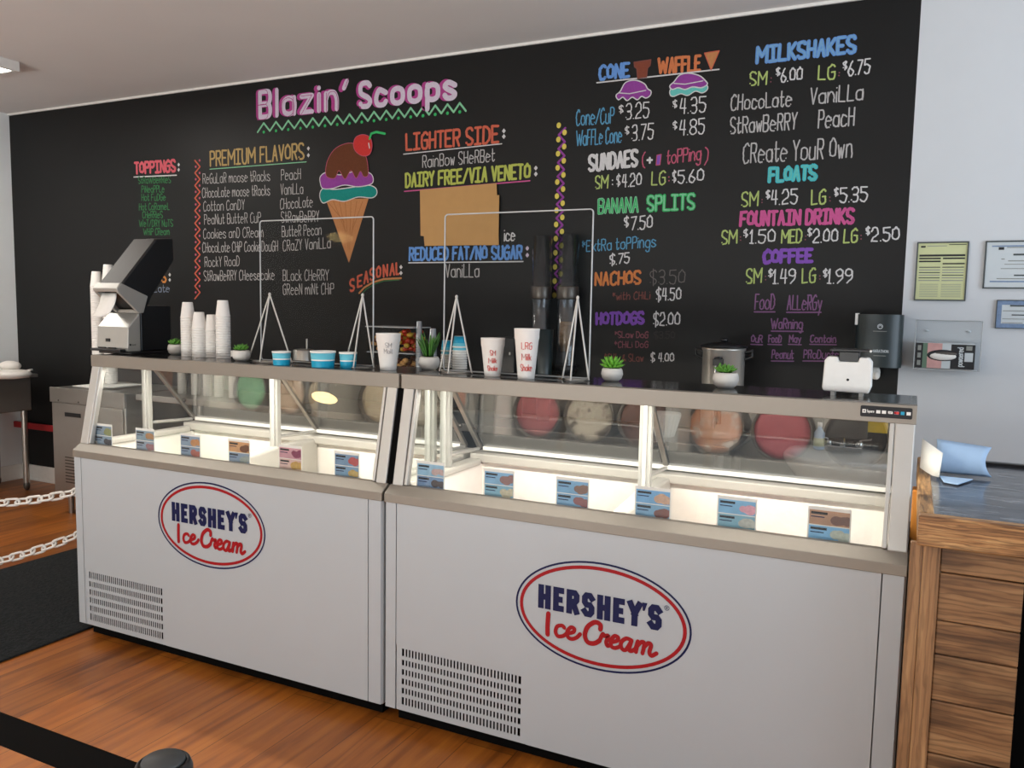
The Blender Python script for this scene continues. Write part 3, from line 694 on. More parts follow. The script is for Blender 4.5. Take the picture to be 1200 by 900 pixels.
    sc([(0, 8.6), (.2, 4), (.6, .2)], .016)
    sc([(6.0, 4.2), (5.2, 4.9), (3.6, 4.2), (3.2, 2), (4.2, .4), (6, .9), (7.4, 2.6)], S1)
    sc([(7.2, 2.2), (9.2, 3.2), (9.4, 4.6), (8.2, 4.9), (7.2, 3), (7.6, .9), (9, .4), (10.6, 1.4), (11.6, 3)], S1)
    sc([(18, 6.4), (17.8, 8.2), (16, 8.8), (13.8, 6.5), (13.2, 3), (14.4, .5), (16.6, .5), (18.2, 2)], .0155)
    sc([(18.2, 2), (19, 4.8), (19.6, 4.2), (20.8, 4.5), (20.4, 2), (21, .6), (22, 1.4)], S1)
    sc([(21.8, 2.2), (23.8, 3.3), (24, 4.7), (22.8, 4.9), (21.9, 3), (22.2, .8), (23.6, .4), (25.2, 1.6)], S1)
    sc([(28.3, 4.6), (26.6, 4.9), (25.2, 3), (25.6, .8), (27, .6), (28.4, 4.4)], S1); sc([(28.4, 4.6), (28, 1), (28.8, .5), (30, 1.8)], S1)
    sc([(30, 1.8), (30.4, 4.7), (30.2, .5)], S1); sc([(30.3, 2.8), (31.6, 4.8), (32.5, 4.2), (32.3, .5)], S1); sc([(32.4, 2.8), (33.7, 4.8), (34.6, 4.2), (34.4, 1.4), (35.2, .3), (36.6, 1.6)], S1)
    g.build('logo_script', lo, fixn=False)['label'] = 'red brush script words'
    # lower rail with sloping lip
    b = MB(); b.prism([(YF-.004, ZR0), (YF-.004, ZR1), (YF+.036, .877), (YF+.062, .877), (YF+.062, ZR0)], 'x', x0, x1, 'rail'); b.build('lower_rail', t, .002)
    # well lining
    b = MB(); yi0, yi1 = YF+.072, 3.028
    b.box(x0+.05, x1-.05, yi0-.008, yi0, .44, .86, 'liner'); b.box(x0+.05, x1-.05, yi1-.008, yi1, .44, .872, 'liner')
    for q in (x0+.05, x1-.058): b.box(q, q+.008, yi0, yi1-.008, .44, .86, 'liner')
    b.box(x0+.05, x1-.05, yi0, yi1, .44, .45, 'liner'); b.build('well_liner', t)
    b = MB(); b.box(x0+.01, x1-.01, 2.99, 3.10, .868, .905, 'rim'); b.build('rear_rim', t, .006)
    for q in (x0+.008, x1-.068): b = MB(); b.box(q, q+.06, YF+.066, 2.99, .858, .886, 'rim'); b.build('side_rim', t, .008)
    b = MB(); b.box(x0+.05, x1-.05, 3.03, 3.075, .912, .93, 'white'); b.build('hinge_strip', t, .003)
    b = MB(); b.prism([(YF+.085, .46), (YF+.085, .845), (YF+.105, .868), (2.76, .89), (3.015, .89), (3.015, .46)], 'x', xm-.028, xm+.028, 'rim'); b.build('well_divider', t, .012, seg=3)
    # upper rail, top
    b = MB(); b.prism([(YT, ZTB), (YT, ZT), (YT+.03, ZT), (YT+.03, ZTB+.006), (YT+.008, ZTB)], 'x', x0, x1, 'rail'); b.build('upper_rail', t, .002)
    b = MB(); b.box(x0, x1, YT+.03, 2.80, 1.262, ZT+.0005, 'railtop'); b.build('top_shelf', t, .0015)
    b = MB(); b.box(x0+.002, x1-.002, 2.77, 2.80, 1.222, 1.2615, 'alu'); b.build('rear_top_rail', t)
    # frames at both ends and in the middle
    for q, wd in ((x0+(.031 if gap_strip else .027), .044 if gap_strip else .05), (x1-(.027 if gap_strip else .031), .05 if gap_strip else .044)):
        b = MB(); b.bar((q, YF+.048, .872), (q, YT+.018, 1.222), wd, .03, 'alu', (1, 0, 0)); b.build('slanted_frame', t, .004)
        s = 1 if q < xm else -1
        b = MB(); b.bar((q+s*.033, YF+.046, .878), (q+s*.033, YT+.016, 1.22), .012, .022, 'alu', (1, 0, 0)); b.build('glazing_bead', t, .002)
    for q in (x0+.03, xm, x1-.03):
        b = MB(); b.box(q-.022, q+.022, 2.748, 2.772, .886, 1.2615, 'post'); b.box(q-.008, q+.008, 2.742, 2.748, .89, 1.26, 'alu'); b.build('post', t, .002)
        b = MB(); b.bar((q, 2.80, 1.20), (q, 3.045, .922), .02, .016, 'steel', (1, 0, 0)); so = b.build('diagonal_strut', t, .002)
        for (bx_, fy, r_) in ((-.014, .12, .009), (-.014, .8, .009), (.015, .69, .011)):
            b = MB(); b.ell((q+bx_, 2.80+.245*fy, 1.20-.278*fy+.012), r_, r_, r_, 'dsteel', 8, 6); b.build('bolt', so)
        b = MB(); b.tube([(q, 2.772, .93), (q, 3.03, .918)], .008, 'alu'); b.build('cross_rod', t)
    # glass
    b = MB(); b.bar((xm, YF+.055, .874), (xm, YT+.022, 1.224), x1-x0-.13, .004, 'glass', (1, 0, 0)); b.build('front_glass', t)
    for q in (x0+.03, x1-.03):
        b = MB(); b.prism([(YF+.075, .888), (YT+.035, 1.225), (2.745, 1.225), (2.745, .888)], 'x', q-.002, q+.002, 'glass'); b.build('side_glass', t)
    for p, q in ((x0+.05, xm-.016), (xm+.016, x1-.05)):
        b = MB(); b.bar(((p+q)/2, 2.795, 1.195), ((p+q)/2, 3.045, .925), q-p, .004, 'lid', (1, 0, 0)); b.build('rear_lid', t)
        b = MB(); b.tube([(p+.06, YT+.052, 1.234), (q-.06, YT+.052, 1.234)], .009, 'led', 8); lo_ = b.build('light_tube', t)
        la = area('case_light', ((p+q)/2, YT+.055, 1.218), (R(14), 0, 0), q-p-.1, .02, CASE_W, (1, .94, .85)); 
    if gap_strip:
        b = MB(); b.bar((x0-.0055, YF+.045, .872), (x0-.0055, YT+.016, 1.218), .026, .012, 'black_soft', (1, 0, 0)); b.build('gap_dark_strip', t)  # black strip added so the gap between the cabinets stays dark
    if sticker:
        A = aty(1008.5, 477.3, YT); B = aty(1068.5, 497, YT)
        b = MB(); zc = 1.2475; x_0, x_1 = A.x, B.x; hh = .0155
        pr = []
        for (cx_, cz_, a0_) in ((x_1-.004, zc+hh-.004, 0), (x_0+.004, zc+hh-.004, 90), (x_0+.004, zc-hh+.004, 180), (x_1-.004, zc-hh+.004, 270)):
            for k in range(4): pr.append((cx_+.004*math.cos(R(a0_+k*30)), cz_+.004*math.sin(R(a0_+k*30))))
        b.prism(pr, 'y', YT-.0012, YT-.0001, 'ink'); so = b.build('payment_sticker', t)
        b = MB(); L_ = x_1-x_0; y = YT-.0016; fr = (V((0, y, 0)), V((1, 0, 0)), V((0, 0, 1)))
        def rc(a, c, h, m, dz=0): b.poly(fr, [(x_0+a*L_, zc-h+dz), (x_0+c*L_, zc-h+dz), (x_0+c*L_, zc+h+dz), (x_0+a*L_, zc+h+dz)], m)
        rc(.04, .11, .005, 'white'); b.poly((V((0, y-.0003, 0)), V((1, 0, 0)), V((0, 0, 1))), [(x_0+.06*L_, zc-.002), (x_0+.09*L_, zc-.002), (x_0+.09*L_, zc+.002), (x_0+.06*L_, zc+.002)], 'ink')
        write(b, (V((x_0+.13*L_, y, zc-.003)), V((1, 0, 0)), V((0, 0, 1))), 'Square', .14*L_, .007, .0011, 'white')
        rc(.31, .39, .0045, 'white'); rc(.42, .50, .0045, 'white'); rc(.66, .745, .0045, 'cert_blue'); rc(.78, .85, .0045, 'teal'); rc(.89, .97, .0045, 'white')
        write(b, (V((x_0+.54*L_, y, zc-.003)), V((1, 0, 0)), V((0, 0, 1))), 'VISA', .085*L_, .006, .0015, 'white')
        for q, m in ((.685, 'red'), (.72, 'redink')):
            b.poly((V((x_0+q*L_, y-.0003, zc)), V((1, 0, 0)), V((0, 0, 1))), [(.004*math.cos(a*.5236), .004*math.sin(a*.5236)) for a in range(12)], m)
        b.build('payment_marks', so, fixn=False)
    return t
XL0, XL1, XR0, XR1 = -3.3348, -1.6714, -1.6605, .0223
cabinet(XL0, XL1, -2.512, .618, (-3.278, -2.773, .06, .318), 'white ice cream dipping cabinet on the left, beside the black mat', False, False)
cabinet(XR0, XR1, -.84, .549, (-1.607, -1.088, .06, .304), 'white ice cream dipping cabinet on the right, next to the wooden bar', True, True)

# ice cream tubs standing in the wells (their tops mirror in the rear lids)
MT['tub'] = mat('grey_tub_board', '#5f574f', .6)
FL = [(-3.145, 'mint green', '#8fc29a', '#6aa57b'), (-2.885, 'cream with brown ripple', '#cdb39a', '#9a7355'), (-2.655, 'pale cream', '#d9cbb3', '#c3a98a'),
      (-2.32, 'pale vanilla', '#dccbb0', '#cbb592'), (-2.07, 'pale grey cookie', '#c7bcae', '#6d5b50'), (-1.82, 'pink and brown swirl', '#b98a78', '#8a4f45'),
      (-1.475, 'deep pink', '#b8686b', '#a04f57'), (-1.23, 'cookies and cream', '#cfc4b2', '#5d4d40'), (-.985, 'dark chocolate', '#6a463a', '#4d3028'),
      (-.69, 'orange and white', '#c98a66', '#e3d3c6'), (-.435, 'raspberry red', '#b25a62', '#a1464f'), (-.17, 'added mirror-darkening black', '#1b1715', '#26201d')]  # last tub is unseen, added dark so the lid mirrors little there
for x, nm, c1, c2 in FL:
    side = 'left' if x < -1.66 else 'right'
    t = thing('ice_cream_tub', (x, 2.895, .45), f'round tub of {nm} ice cream inside the {side} dipping cabinet', 'ice cream tub', 'ice cream tubs in the cabinets')
    b = MB(); b.lathe([(.100, .45), (.110, .70), (.1145, .702), (.1145, .708), (.108, .708), (.098, .46), (0, .46)], 'tub', (x, 2.895, 0), 32); b.build('tub', t)
    m = icecream('ice_cream_'+nm.replace(' ', '_'), c1, c2, .5, 26)
    b = MB(); b.lathe([(.098, .47), (.1065, .685), (.103, .694), (.08, .701), (.04, .696), (0, .70)], m, (x, 2.895, 0), 32); b.build('ice_cream', t)

# flavour cards leaning inside the front glass
CARDS = [(122, 515, 'grey-blue', ('#5f7f9a', '#8a8f5a'), ('#6a87a3', '#3a3b44'), 'leftmost in the left cabinet'), (171, 522, 'grey-blue', ('#6f8fa3', '#b98a5e'), ('#7f93ab', '#a0737a'), 'second from left in the left cabinet'),
         (224, 528, 'blue', ('#6e8ba8', '#c58a55'), ('#6583a3', '#a85e52'), 'third from left in the left cabinet'), (281, 536, 'orange and blue', ('#c98a3e', '#6d3f1f'), ('#6d89a8', '#9aa3a0'), 'with the orange top strip in the left cabinet'),
         (341, 544, 'pink', ('#c98a98', '#8a3f60'), ('#d8b0a8', '#c9a05a'), 'all pink in the left cabinet'), (407, 552, 'blue', ('#5a86ad', '#c05a5a'), ('#5f8fb5', '#c2a465'), 'rightmost in the left cabinet'),
         (505, 563, 'blue', ('#79aed0', '#c3a5a0'), ('#3f74a8', '#3d2a28'), 'leftmost in the right cabinet'), (585, 573, 'blue', ('#5fa0cc', '#8a5f58'), ('#5f9fbb', '#c2b79a'), 'second from left in the right cabinet'),
         (671, 585, 'blue', ('#4f98c8', '#7d5540'), ('#5f9cc8', '#8a4a48'), 'third from left in the right cabinet'), (765, 598, 'blue', ('#4a9ad2', '#cfa68a'), ('#5795bd', '#7a3f30'), 'with chocolate scoops, fourth from left in the right cabinet'),
         (863, 612, 'blue', ('#5aa6d4', '#e0a0b0'), ('#5fa0b8', '#b8b8ae'), 'with a pink scoop in the right cabinet'), (971, 627, 'brown and blue', ('#a8703a', '#6d4230'), ('#5aaade', '#b9c0b2'), 'with the brown top strip in the right cabinet')]
for (u, v, nm, A, B, where) in CARDS:
    c = aty(u, v, 2.462); wd = .108; ht = .105; z0 = .862
    t = thing('flavor_card', (c.x, 2.462, z0), f'{nm} flavor card {where}', 'card', 'flavor cards')
    b = MB(); b.box(c.x-wd/2-.004, c.x+wd/2+.004, 2.4585, 2.4592, z0, z0+ht, 'paper'); b.build('backing', t)
    for k, (bg, ice) in enumerate((B, A)):
        zz0 = z0+.008+k*.045; b = MB()
        lb_ = lambda h, f: tuple(c+(1-c)*f for c in lin(h)[:3])+(1,)
        mb_ = mat('card_ground', lb_(bg, .1), .4, 0, .5, .25, 25); mi_ = mat('card_scoop', ice, .4, 0, .5, .35, 120)
        b.box(c.x-wd/2, c.x+wd/2, 2.4578, 2.4584, zz0, zz0+.042, mb_)
        fr = (V((0, 2.4574, 0)), V((1, 0, 0)), V((0, 0, 1)))
        for q in range(4):
            cx_ = c.x+wd*(.18+.09*q); rr = random.uniform(.010, .016); cz_ = zz0+.014+random.uniform(0, .01)
            b.poly((V((0, 2.4574-.0001*q, 0)), fr[1], fr[2]), [(min(cx_+rr*1.2*math.cos(a*.524), c.x+wd/2), max(zz0+.001, min(zz0+.041, cz_+rr*math.sin(a*.524)))) for a in range(12)], mi_)
        b.box(c.x-wd*.46, c.x-wd*.05, 2.4574, 2.4578, zz0+.030, zz0+.037, 'ink'); b.box(c.x-wd*.46, c.x-wd*.12, 2.4574, 2.4578, zz0+.021, zz0+.024, 'navy')
        b.build('flavor_label', t)

# ------------------------------------------------------------------ things on the cabinet tops
ZS = ZT+.0006
# napkin dispensers
XN0, XN1 = -3.43, -3.222
t = thing('napkin_dispenser', ((XN0+XN1)/2, 2.70, ZS), 'low black napkin dispenser with silver front on the left cabinet top', 'napkin dispenser')
b = MB(); b.box(XN0, XN1+.012, 2.60, 2.84, ZS, ZS+.012, 'black'); b.box(XN0-.01, XN1-.02, 2.565, 2.60, ZS+.012, ZS+.024, 'black'); b.build('base_tray', t, .003)
b = MB(); b.box(XN0, XN1, 2.665, 2.84, ZS+.012, ZS+.225, 'black'); b.build('housing', t, .006)
pr = [(2.592, ZS+.03), (2.598, ZS+.125), (2.655, ZS+.185), (2.664, ZS+.19), (2.664, ZS+.012), (2.60, ZS+.012)]
b = MB(); b.prism(pr, 'x', XN0, XN1, 'silver'); fo = b.build('silver_front', t, .005)
b = MB(); b.prism([(2.5905, ZS+.055), (2.591, ZS+.07), (2.60, ZS+.07), (2.60, ZS+.055)], 'x', XN0+.062, XN0+.09, 'black'); b.build('finger_notch', fo)
for q in (XN0+.012, XN0+.082): b = MB(); b.box(q, q+.05, 2.588, 2.60, ZS+.014, ZS+.03, 'black'); b.build('slot', fo)
b = MB(); b.box(XN1+.0002, XN1+.001, 2.602, 2.61, ZS+.04, ZS+.049, 'ink'); write(b, (V((XN1+.0012, 2.614, ZS+.041)), V((0, 1, 0)), V((0, 0, 1))), 'tork', .022, .007, .0014, 'ink'); b.build('maker_mark', fo, fixn=False)
XN0 = -3.375
t2 = thing('napkin_dispenser', ((XN0+XN1)/2, 2.70, ZS+.23), 'tall black napkin dispenser leaning above the low one, napkin hanging from its silver mouth', 'napkin dispenser')
def sp(u, v): p = atx(u, v, XN1); return (p.y, p.z)
T1, T2, T3, T4, T5, T6, T7 = sp(141, 335), sp(183, 280), sp(203, 279), sp(204, 305), sp(178, 348), sp(167, 366), sp(158, 350)
b = MB(); b.prism([T1, T2, T3, T4, T5, (T6[0]+.015, T6[1]), T6], 'x', XN0, XN1, 'black'); b.build('housing', t2, .006)
MT['lidgrey'] = mat('satin_dark_lid', '#2b2723', .45, .1)
b = MB(); b.bar((XN0/2+XN1/2, *T1), (XN0/2+XN1/2, *T2), XN1-XN0-.012, .004, 'lidgrey', (1, 0, 0)); b.build('lid', t2, .001)
m1, m2, m3 = sp(136, 338), sp(163, 367), sp(152, 342)
b = MB()
b.prism([(T1[0]+.005, T1[1]+.012), (m1[0], m1[1]), (m1[0]+.004, m1[1]-.012), (T6[0]-.02, T6[1]-.004), (T6[0]+.004, T6[1]-.002), (T6[0]+.006, T6[1]+.02)], 'x', XN0-.004, XN0+.012, 'silver')
b.prism([(T1[0]+.005, T1[1]+.012), (m1[0], m1[1]), (m1[0]+.004, m1[1]-.012), (T6[0]-.02, T6[1]-.004), (T6[0]+.004, T6[1]-.002), (T6[0]+.03, T6[1]+.075)], 'x', XN1-.012, XN1+.004, 'silver')
b.prism([(T1[0]-.002, T1[1]+.014), (m1[0], m1[1]), (m1[0]+.006, m1[1]-.016), (m1[0]+.02, m1[1]-.012), (T1[0]+.02, T1[1])], 'x', XN0-.002, XN1+.002, 'silver')
b.bar((XN0, T6[0]-.01, T6[1]+.004), (XN1, T6[0]-.01, T6[1]+.004), .02, .018, 'silver'); b.build('silver_mouth', t2, .003)
b = MB(); n = 9; vs = []; 
for i in range(n):
    f = i/(n-1); x = XN0+.008+f*.105
    for k in range(6):
        g_ = k/5; vs.append((x+.006*math.sin(3*g_), m1[0]+.035-.045*g_+.006*math.sin(6*f+3*g_), m1[1]-.02-(.098+.012*math.sin(4*f))*g_))
b.add(vs, [(i*6+k, i*6+k+1, (i+1)*6+k+1, (i+1)*6+k) for i in range(n-1) for k in range(5)], 'paper', True); no = b.build('napkin', t2, fixn=False)
so_ = no.modifiers.new('solid', 'SOLIDIFY'); so_.thickness = .003

# foam cup stacks: every nested cup, mouth down
def cup_mesh(r_m, r_b, h, m):
    b = MB(); b.lathe([(r_m+.0015, 0), (r_m+.0015, .005), (r_m, .007), (r_b, h-.002), (r_b-.002, h), (0, h)], m, n=20); return b
base = cup_mesh(.0305, .0225, .072, 'foam').build('foam_cup', loc=(0, 0, 0)); first = True
for (u, v, top, names) in ((221, 417.5, 352, 'first stack from the left'), (234, 418.5, 364, 'second stack from the left'), (249, 418.5, 366, 'third stack from the left'), (262, 420, 351, 'fourth stack from the left')):
    P = atz(u, v, ZS); n = int(((aty(u, top, P.y).z-ZS)-.072)/.0108)+1
    for k in range(n):
        lb = f'topmost white foam cup of the {names} by the napkin dispenser' if k == n-1 else f'white foam cup nested in the {names} by the napkin dispenser'
        o = base if first else base.copy()
        if not first: COL.objects.link(o)
        first = False
        o.location = (P.x, P.y, ZS+k*.0108); tag(o, lb, 'cup', f'foam cups of the {names}')

# little potted plants
def potted(u, v, kind, label, sc=1.0):
    P = atz(u, v, ZS); x, y = P.x, P.y
    t = thing('potted_succulent', (x, y, ZS), label, 'plant', 'small potted plants on the cabinets')
    b = MB(); b.lathe([(r*sc, ZS+z*sc) for r, z in ((.024, 0), (.035, .010), (.040, .026), (.037, .042), (.033, .048), (.030, .046), (.030, .042))], 'pot', (x, y, 0), 24); b.build('pot', t)
    b = MB(); b.lathe([(.031*sc, ZS+.038*sc), (.031*sc, ZS+.043*sc), (0, ZS+.044*sc)], 'soil', (x, y, 0), 16); b.build('soil', t)
    b = MB(); rnd = random.Random(int(u)); m = {'grass': 'leaf_dark', 'spiky': 'leaf_bright'}.get(kind, 'leaf')
    if kind == 'grass':
        for i in range(44):
            a = rnd.uniform(0, 6.28); rr = rnd.uniform(0, .02); s_ = rnd.uniform(.1, .42)
            b.leaf((x+rr*math.cos(a), y+rr*math.sin(a), ZS+.042), (math.cos(a)*s_, math.sin(a)*s_, 1), rnd.uniform(.065, .115), .010, m, .12)
    elif kind == 'spiky':
        for ring, (n, tilt, L) in enumerate(((13, .25, .05), (12, .65, .055), (9, 1.2, .055), (5, 2.5, .05))):
            for i in range(n):
                a = 6.283*i/n+ring*.3; b.leaf((x, y, ZS+.043), (math.cos(a), math.sin(a), tilt), L*sc, .014*sc, m, -.1)
    else:
        for q in range(5 if kind == 'rosette' else 7):
            a0 = 6.283*q/5; cx_, cy_ = (x+.015*math.cos(a0), y+.015*math.sin(a0)) if q < 5 else (x, y)
            for ring, (n, tilt) in enumerate(((7, .35), (6, .9), (4, 2.0))):
                for i in range(n):
                    a = 6.283*i/n+ring*.4; b.leaf((cx_, cy_, ZS+.046*sc+rnd.uniform(0, .008)), (math.cos(a), math.sin(a), tilt), rnd.uniform(.018, .03)*sc, .011*sc, m, -.1)
    b.build('foliage', t)
potted(207, 415.5, 'rosette', 'small green succulent in white pot beside the napkin dispenser', 1.0)
potted(283, 423, 'rosette', 'small green succulent in white pot right of the foam cup stacks', .95)
potted(503, 433, 'grass', 'tall grassy plant in round white pot where the two cabinets meet', 1.05)
potted(717, 446.5, 'spiky', 'bright spiky succulent in white pot right of the large sneeze guard', .95)
potted(850, 454.5, 'rosette', 'low green succulent in white pot in front of the coffee urn', 1.05)

# sneeze guards and their wire easels
def guard(tl, tr, ybase, label):
    A, B = aty(*tl, ybase), aty(*tr, ybase); z0 = ZS+.006; zt = (A.z+B.z)/2
    t = thing('sneeze_guard', ((A.x+B.x)/2, ybase, z0), label, 'sneeze guard')
    rad = .012
    def rr(x0, x1, z0_, z1_, r):
        pts = []
        for cx_, cz_, a0 in ((x1-r, z1_-r, 0), (x0+r, z1_-r, 90), (x0+r, z0_+r, 180), (x1-r, z0_+r, 270)):
            for k in range(5): pts.append((cx_+r*math.cos(R(a0+k*22.5)), cz_+r*math.sin(R(a0+k*22.5))))
        return pts
    o_ = rr(A.x, B.x, z0, zt, rad); b = MB(); b.prism(o_, 'y', ybase-.002, ybase+.002, 'acrylic'); b.build('clear_panel', t)
    b = MB(); b.tube([(x, ybase, z) for x, z in o_], .0028, 'acrylic_edge', 6, True); b.build('glint_edge', t)  # glint along the panel rim drawn as a pale tube
guard((304.5, 259), (437.7, 254), 2.675, 'smaller clear acrylic sneeze guard on the left cabinet top')
guard((521.7, 252), (695.5, 244.5), 2.675, 'large clear acrylic sneeze guard on the right cabinet top')
def easel(apex, l, r, c, label):
    A = aty(*apex, 2.648); Lp = aty(*l, 2.645); Rp = aty(*r, 2.645); Cp = atz(*c, ZS+.003)
    Lp = V((Lp.x, 2.645, ZS+.003)); Rp = V((Rp.x, 2.645, ZS+.003)); Cp = V((A.x+.01, 2.575, ZS+.003))
    t = thing('wire_easel', (A.x, 2.63, ZS), label, 'easel', 'wire easels of the sneeze guards')
    for P in (Lp, Rp, Cp): b = MB(); b.tube([A, P], .0032, 'wire', 6); b.build('leg', t)
    b = MB(); b.tube([Lp, Cp, Rp], .0028, 'wire', 6, True); b.build('base_wire', t); b = MB(); b.ell(A, .006, .006, .008, 'wire', 8, 6); b.build('tip', t)
easel((316, 345), (291, 424), (342, 422), (318, 427), 'white wire easel at the left end of the smaller sneeze guard')
easel((425, 346), (404, 430), (438, 430), (427, 432), 'white wire easel at the right end of the smaller sneeze guard')
easel((535, 348), (515, 437), (553, 433), (535, 439), 'white wire easel at the left end of the large sneeze guard')
easel((677, 349), (659, 445), (690, 444), (675, 446), 'white wire easel at the right end of the large sneeze guard')

# teal paper tubs and foam cups
def tealcup(u, v, wpx, hpx, label):
    P = atz(u, v, ZS); d = (P-CAM).dot(fw); r = wpx*d/FPX/2; h = hpx*d/FPX*.97
    t = thing('paper_tub', (P.x, P.y, ZS), label, 'cup', 'teal paper ice cream cups')
    b = MB(); b.lathe([(r*.86, 0), (r*.86, .002), (r*.90, h*.42), (r*.905, h*.43), (r*.905, h*.5), (r*.96, h*.9)], 'teal', (P.x, P.y, ZS), 28, mats=['teal', 'teal', 'paper', 'paper', 'teal_light']); b.build('wall', t)
    b = MB(); b.lathe([(r*.95, h*.88), (r*1.0, h*.90), (r*1.0, h), (r*.93, h), (r*.8, .004), (0, .004)], 'paper', (P.x, P.y, ZS), 28); b.build('rim', t)
tealcup(330, 428, 22, 17, 'teal paper ice cream cup, leftmost of the three single ones')
tealcup(378.5, 430.5, 30, 20, 'widest teal paper ice cream cup, middle of the three single ones')
tealcup(408, 431, 21, 19, 'teal paper ice cream cup beside the right easel of the small guard')
def foamcup(u, v, wpx, hpx, lines, label):
    P = atz(u, v, ZS); d = (P-CAM).dot(fw); r = wpx*d/FPX/2; h = hpx*d/FPX
    t = thing('foam_cup', (P.x, P.y, ZS), label, 'cup')
    b = MB(); b.lathe([(r*.64, 0), (r*.66, .003), (r*.93, h*.78), (r*.965, h*.8), (r*.99, h*.965), (r, h*.97), (r, h), (r*.93, h), (r*.6, .006), (0, .006)], 'foam', (P.x, P.y, ZS), 32); b.build('cup', t)
    b = MB(); vd = V((CAM.x-P.x, CAM.y-P.y, 0)).normalized(); side = V((-vd.y, vd.x, 0))
    for (s, z, wd_, m) in lines:
        st, w0 = layout(s)
        rz = r*(.655+(.93-.655)*z/.78)
        for q in st:
            vs = []
            for (a, c) in q:
                ang = (a/w0-.5)*wd_; zz_ = z*h+c*.13*h; rl = r*(.655+.275*(zz_/h)/.78)+.0012
                vs.append(V((P.x, P.y, ZS+zz_))+(vd*math.cos(ang)+side*math.sin(ang))*rl)
            b.tube(vs if len(vs) > 1 else [vs[0], vs[0]+V((0, 0, .002))], .0011, m, 5)
    b.build('handwriting', t)
foamcup(455, 433.5, 29, 43, [('SM', .62, .55, 'greyink'), ('Malt', .46, .8, 'greyink')], 'white foam cup with faint writing at the right end of the left cabinet')
foamcup(577, 441, 28.5, 45, [('SM', .56, .5, 'redink'), ('Milk', .36, .8, 'redink'), ('Shake', .16, 1.1, 'redink')], 'smaller white foam cup with red handwriting')
foamcup(616.5, 444, 30, 59, [('LRG', .6, .9, 'redink'), ('Milk', .38, .9, 'redink'), ('Shake', .17, 1.2, 'redink')], 'largest white foam cup with red handwriting')
# stacked paper cups with teal ones on top
def cupstack(u, v, n_w, n_t, r, label, grp):
    P = atz(u, v, ZS); z = ZS; fst = {}
    for k in range(n_w+n_t):
        tl = k >= n_w; key = 'teal' if tl else 'paper'
        last = k == n_w+n_t-1
        lb = f'{"teal" if tl else "off-white"} paper cup '+('topping the ' if last else 'in the ')+label
        if key not in fst:
            b = MB(); h = .045
            b.lathe([(r+.002, 0), (r+.002, .004), (r, .006), (r*.95, .018), (r*.82, h), (r*.80, h-.002), (0, h-.002)], 'paper', (0, 0, 0), 22, mats=['paper', 'paper', 'teal_light' if tl else 'pot', 'teal' if tl else 'pot', 'paper', 'paper'])
            o = b.build('paper_cup', loc=(0, 0, 0)); fst[key] = o
        else: o = fst[key].copy(); COL.objects.link(o)
        o.location = (P.x, P.y, z); tag(o, lb, 'cup', grp+(' (teal)' if tl else ' (white)')); z += .0098 if k < n_w else .016
cupstack(538.5, 432, 7, 2, .028, 'taller paper cup stack by the large guard left easel', 'paper cups of the taller stack')
cupstack(523, 430.5, 5, 2, .021, 'shorter paper cup stack by the large guard left easel', 'paper cups of the shorter stack')

# white card terminal
P = atz(992, 463, ZS); x, y = P.x, P.y; d = (P-CAM).dot(fw); s = d/FPX
t = thing('card_terminal', (x, y, ZS), 'white card terminal box with notch and dark tray at right end of the cabinet top', 'card reader')
W2, Hh = 26.5*s, 45*s; dp = .06
pr = [(x-W2*.94, ZS+.012), (x-W2, ZS+.022), (x-W2*.95, ZS+Hh-.012), (x-W2*.82, ZS+Hh), (x-W2*.40, ZS+Hh), (x-W2*.36, ZS+Hh-.014), (x+W2*.42, ZS+Hh-.014), (x+W2*.46, ZS+Hh), (x+W2*.84, ZS+Hh), (x+W2*.98, ZS+Hh-.014), (x+W2, ZS+.03), (x+W2*.9, ZS+.01)]
b = MB(); b.prism(pr, 'y', y-dp/2, y+dp/2, 'white'); o = b.build('housing', t, .004)
b = MB(); b.ell((x+.003, y-dp/2, ZS+Hh*.42), .004, .002, .004, 'ink', 10, 6); b.build('round_mark', o)
b = MB(); b.box(x-W2*.38, x+W2*.44, y-.018, y+.03, ZS+Hh-.016, ZS+Hh+.016, 'black'); b.build('neck', t, .002)
b = MB(); b.box(x-W2*.74, x+W2*.92, y-.035, y+.06, ZS+Hh+.017, ZS+Hh+.023, 'black'); b.ell((x+W2*.9, y-.034, ZS+Hh+.02), .004, .003, .004, 'white', 8, 6); b.build('tray', t, .002)
for q in (-.55, .6): b = MB(); b.box(x+q*W2-.006, x+q*W2+.006, y-.025, y+.025, ZS, ZS+.014, 'silver'); b.build('foot', t)

# ------------------------------------------------------------------ behind the cabinets
ZC = .90; CX0, CX1, CY0, CY1 = -4.6, -.72, 3.75, 4.30
t = thing('steel_work_table', ((CX0+CX1)/2, 4.02, 0), 'long stainless work table against the chalk wall', 'table')
b = MB(); b.box(CX0, CX1, CY0, CY1, ZC-.04, ZC, 'steel'); b.build('table_top', t, .004)
b = MB(); b.box(CX0+.05, CX1-.05, CY0+.04, CY1-.04, .22, .25, 'steel'); b.build('lower_shelf', t)
for xx in (CX0+.06, (CX0+CX1)/2, CX1-.06):
    for yy in (CY0+.06, CY1-.06): b = MB(); b.tube([(xx, yy, 0), (xx, yy, ZC-.04)], .022, 'steel', 10); b.build('leg', t)
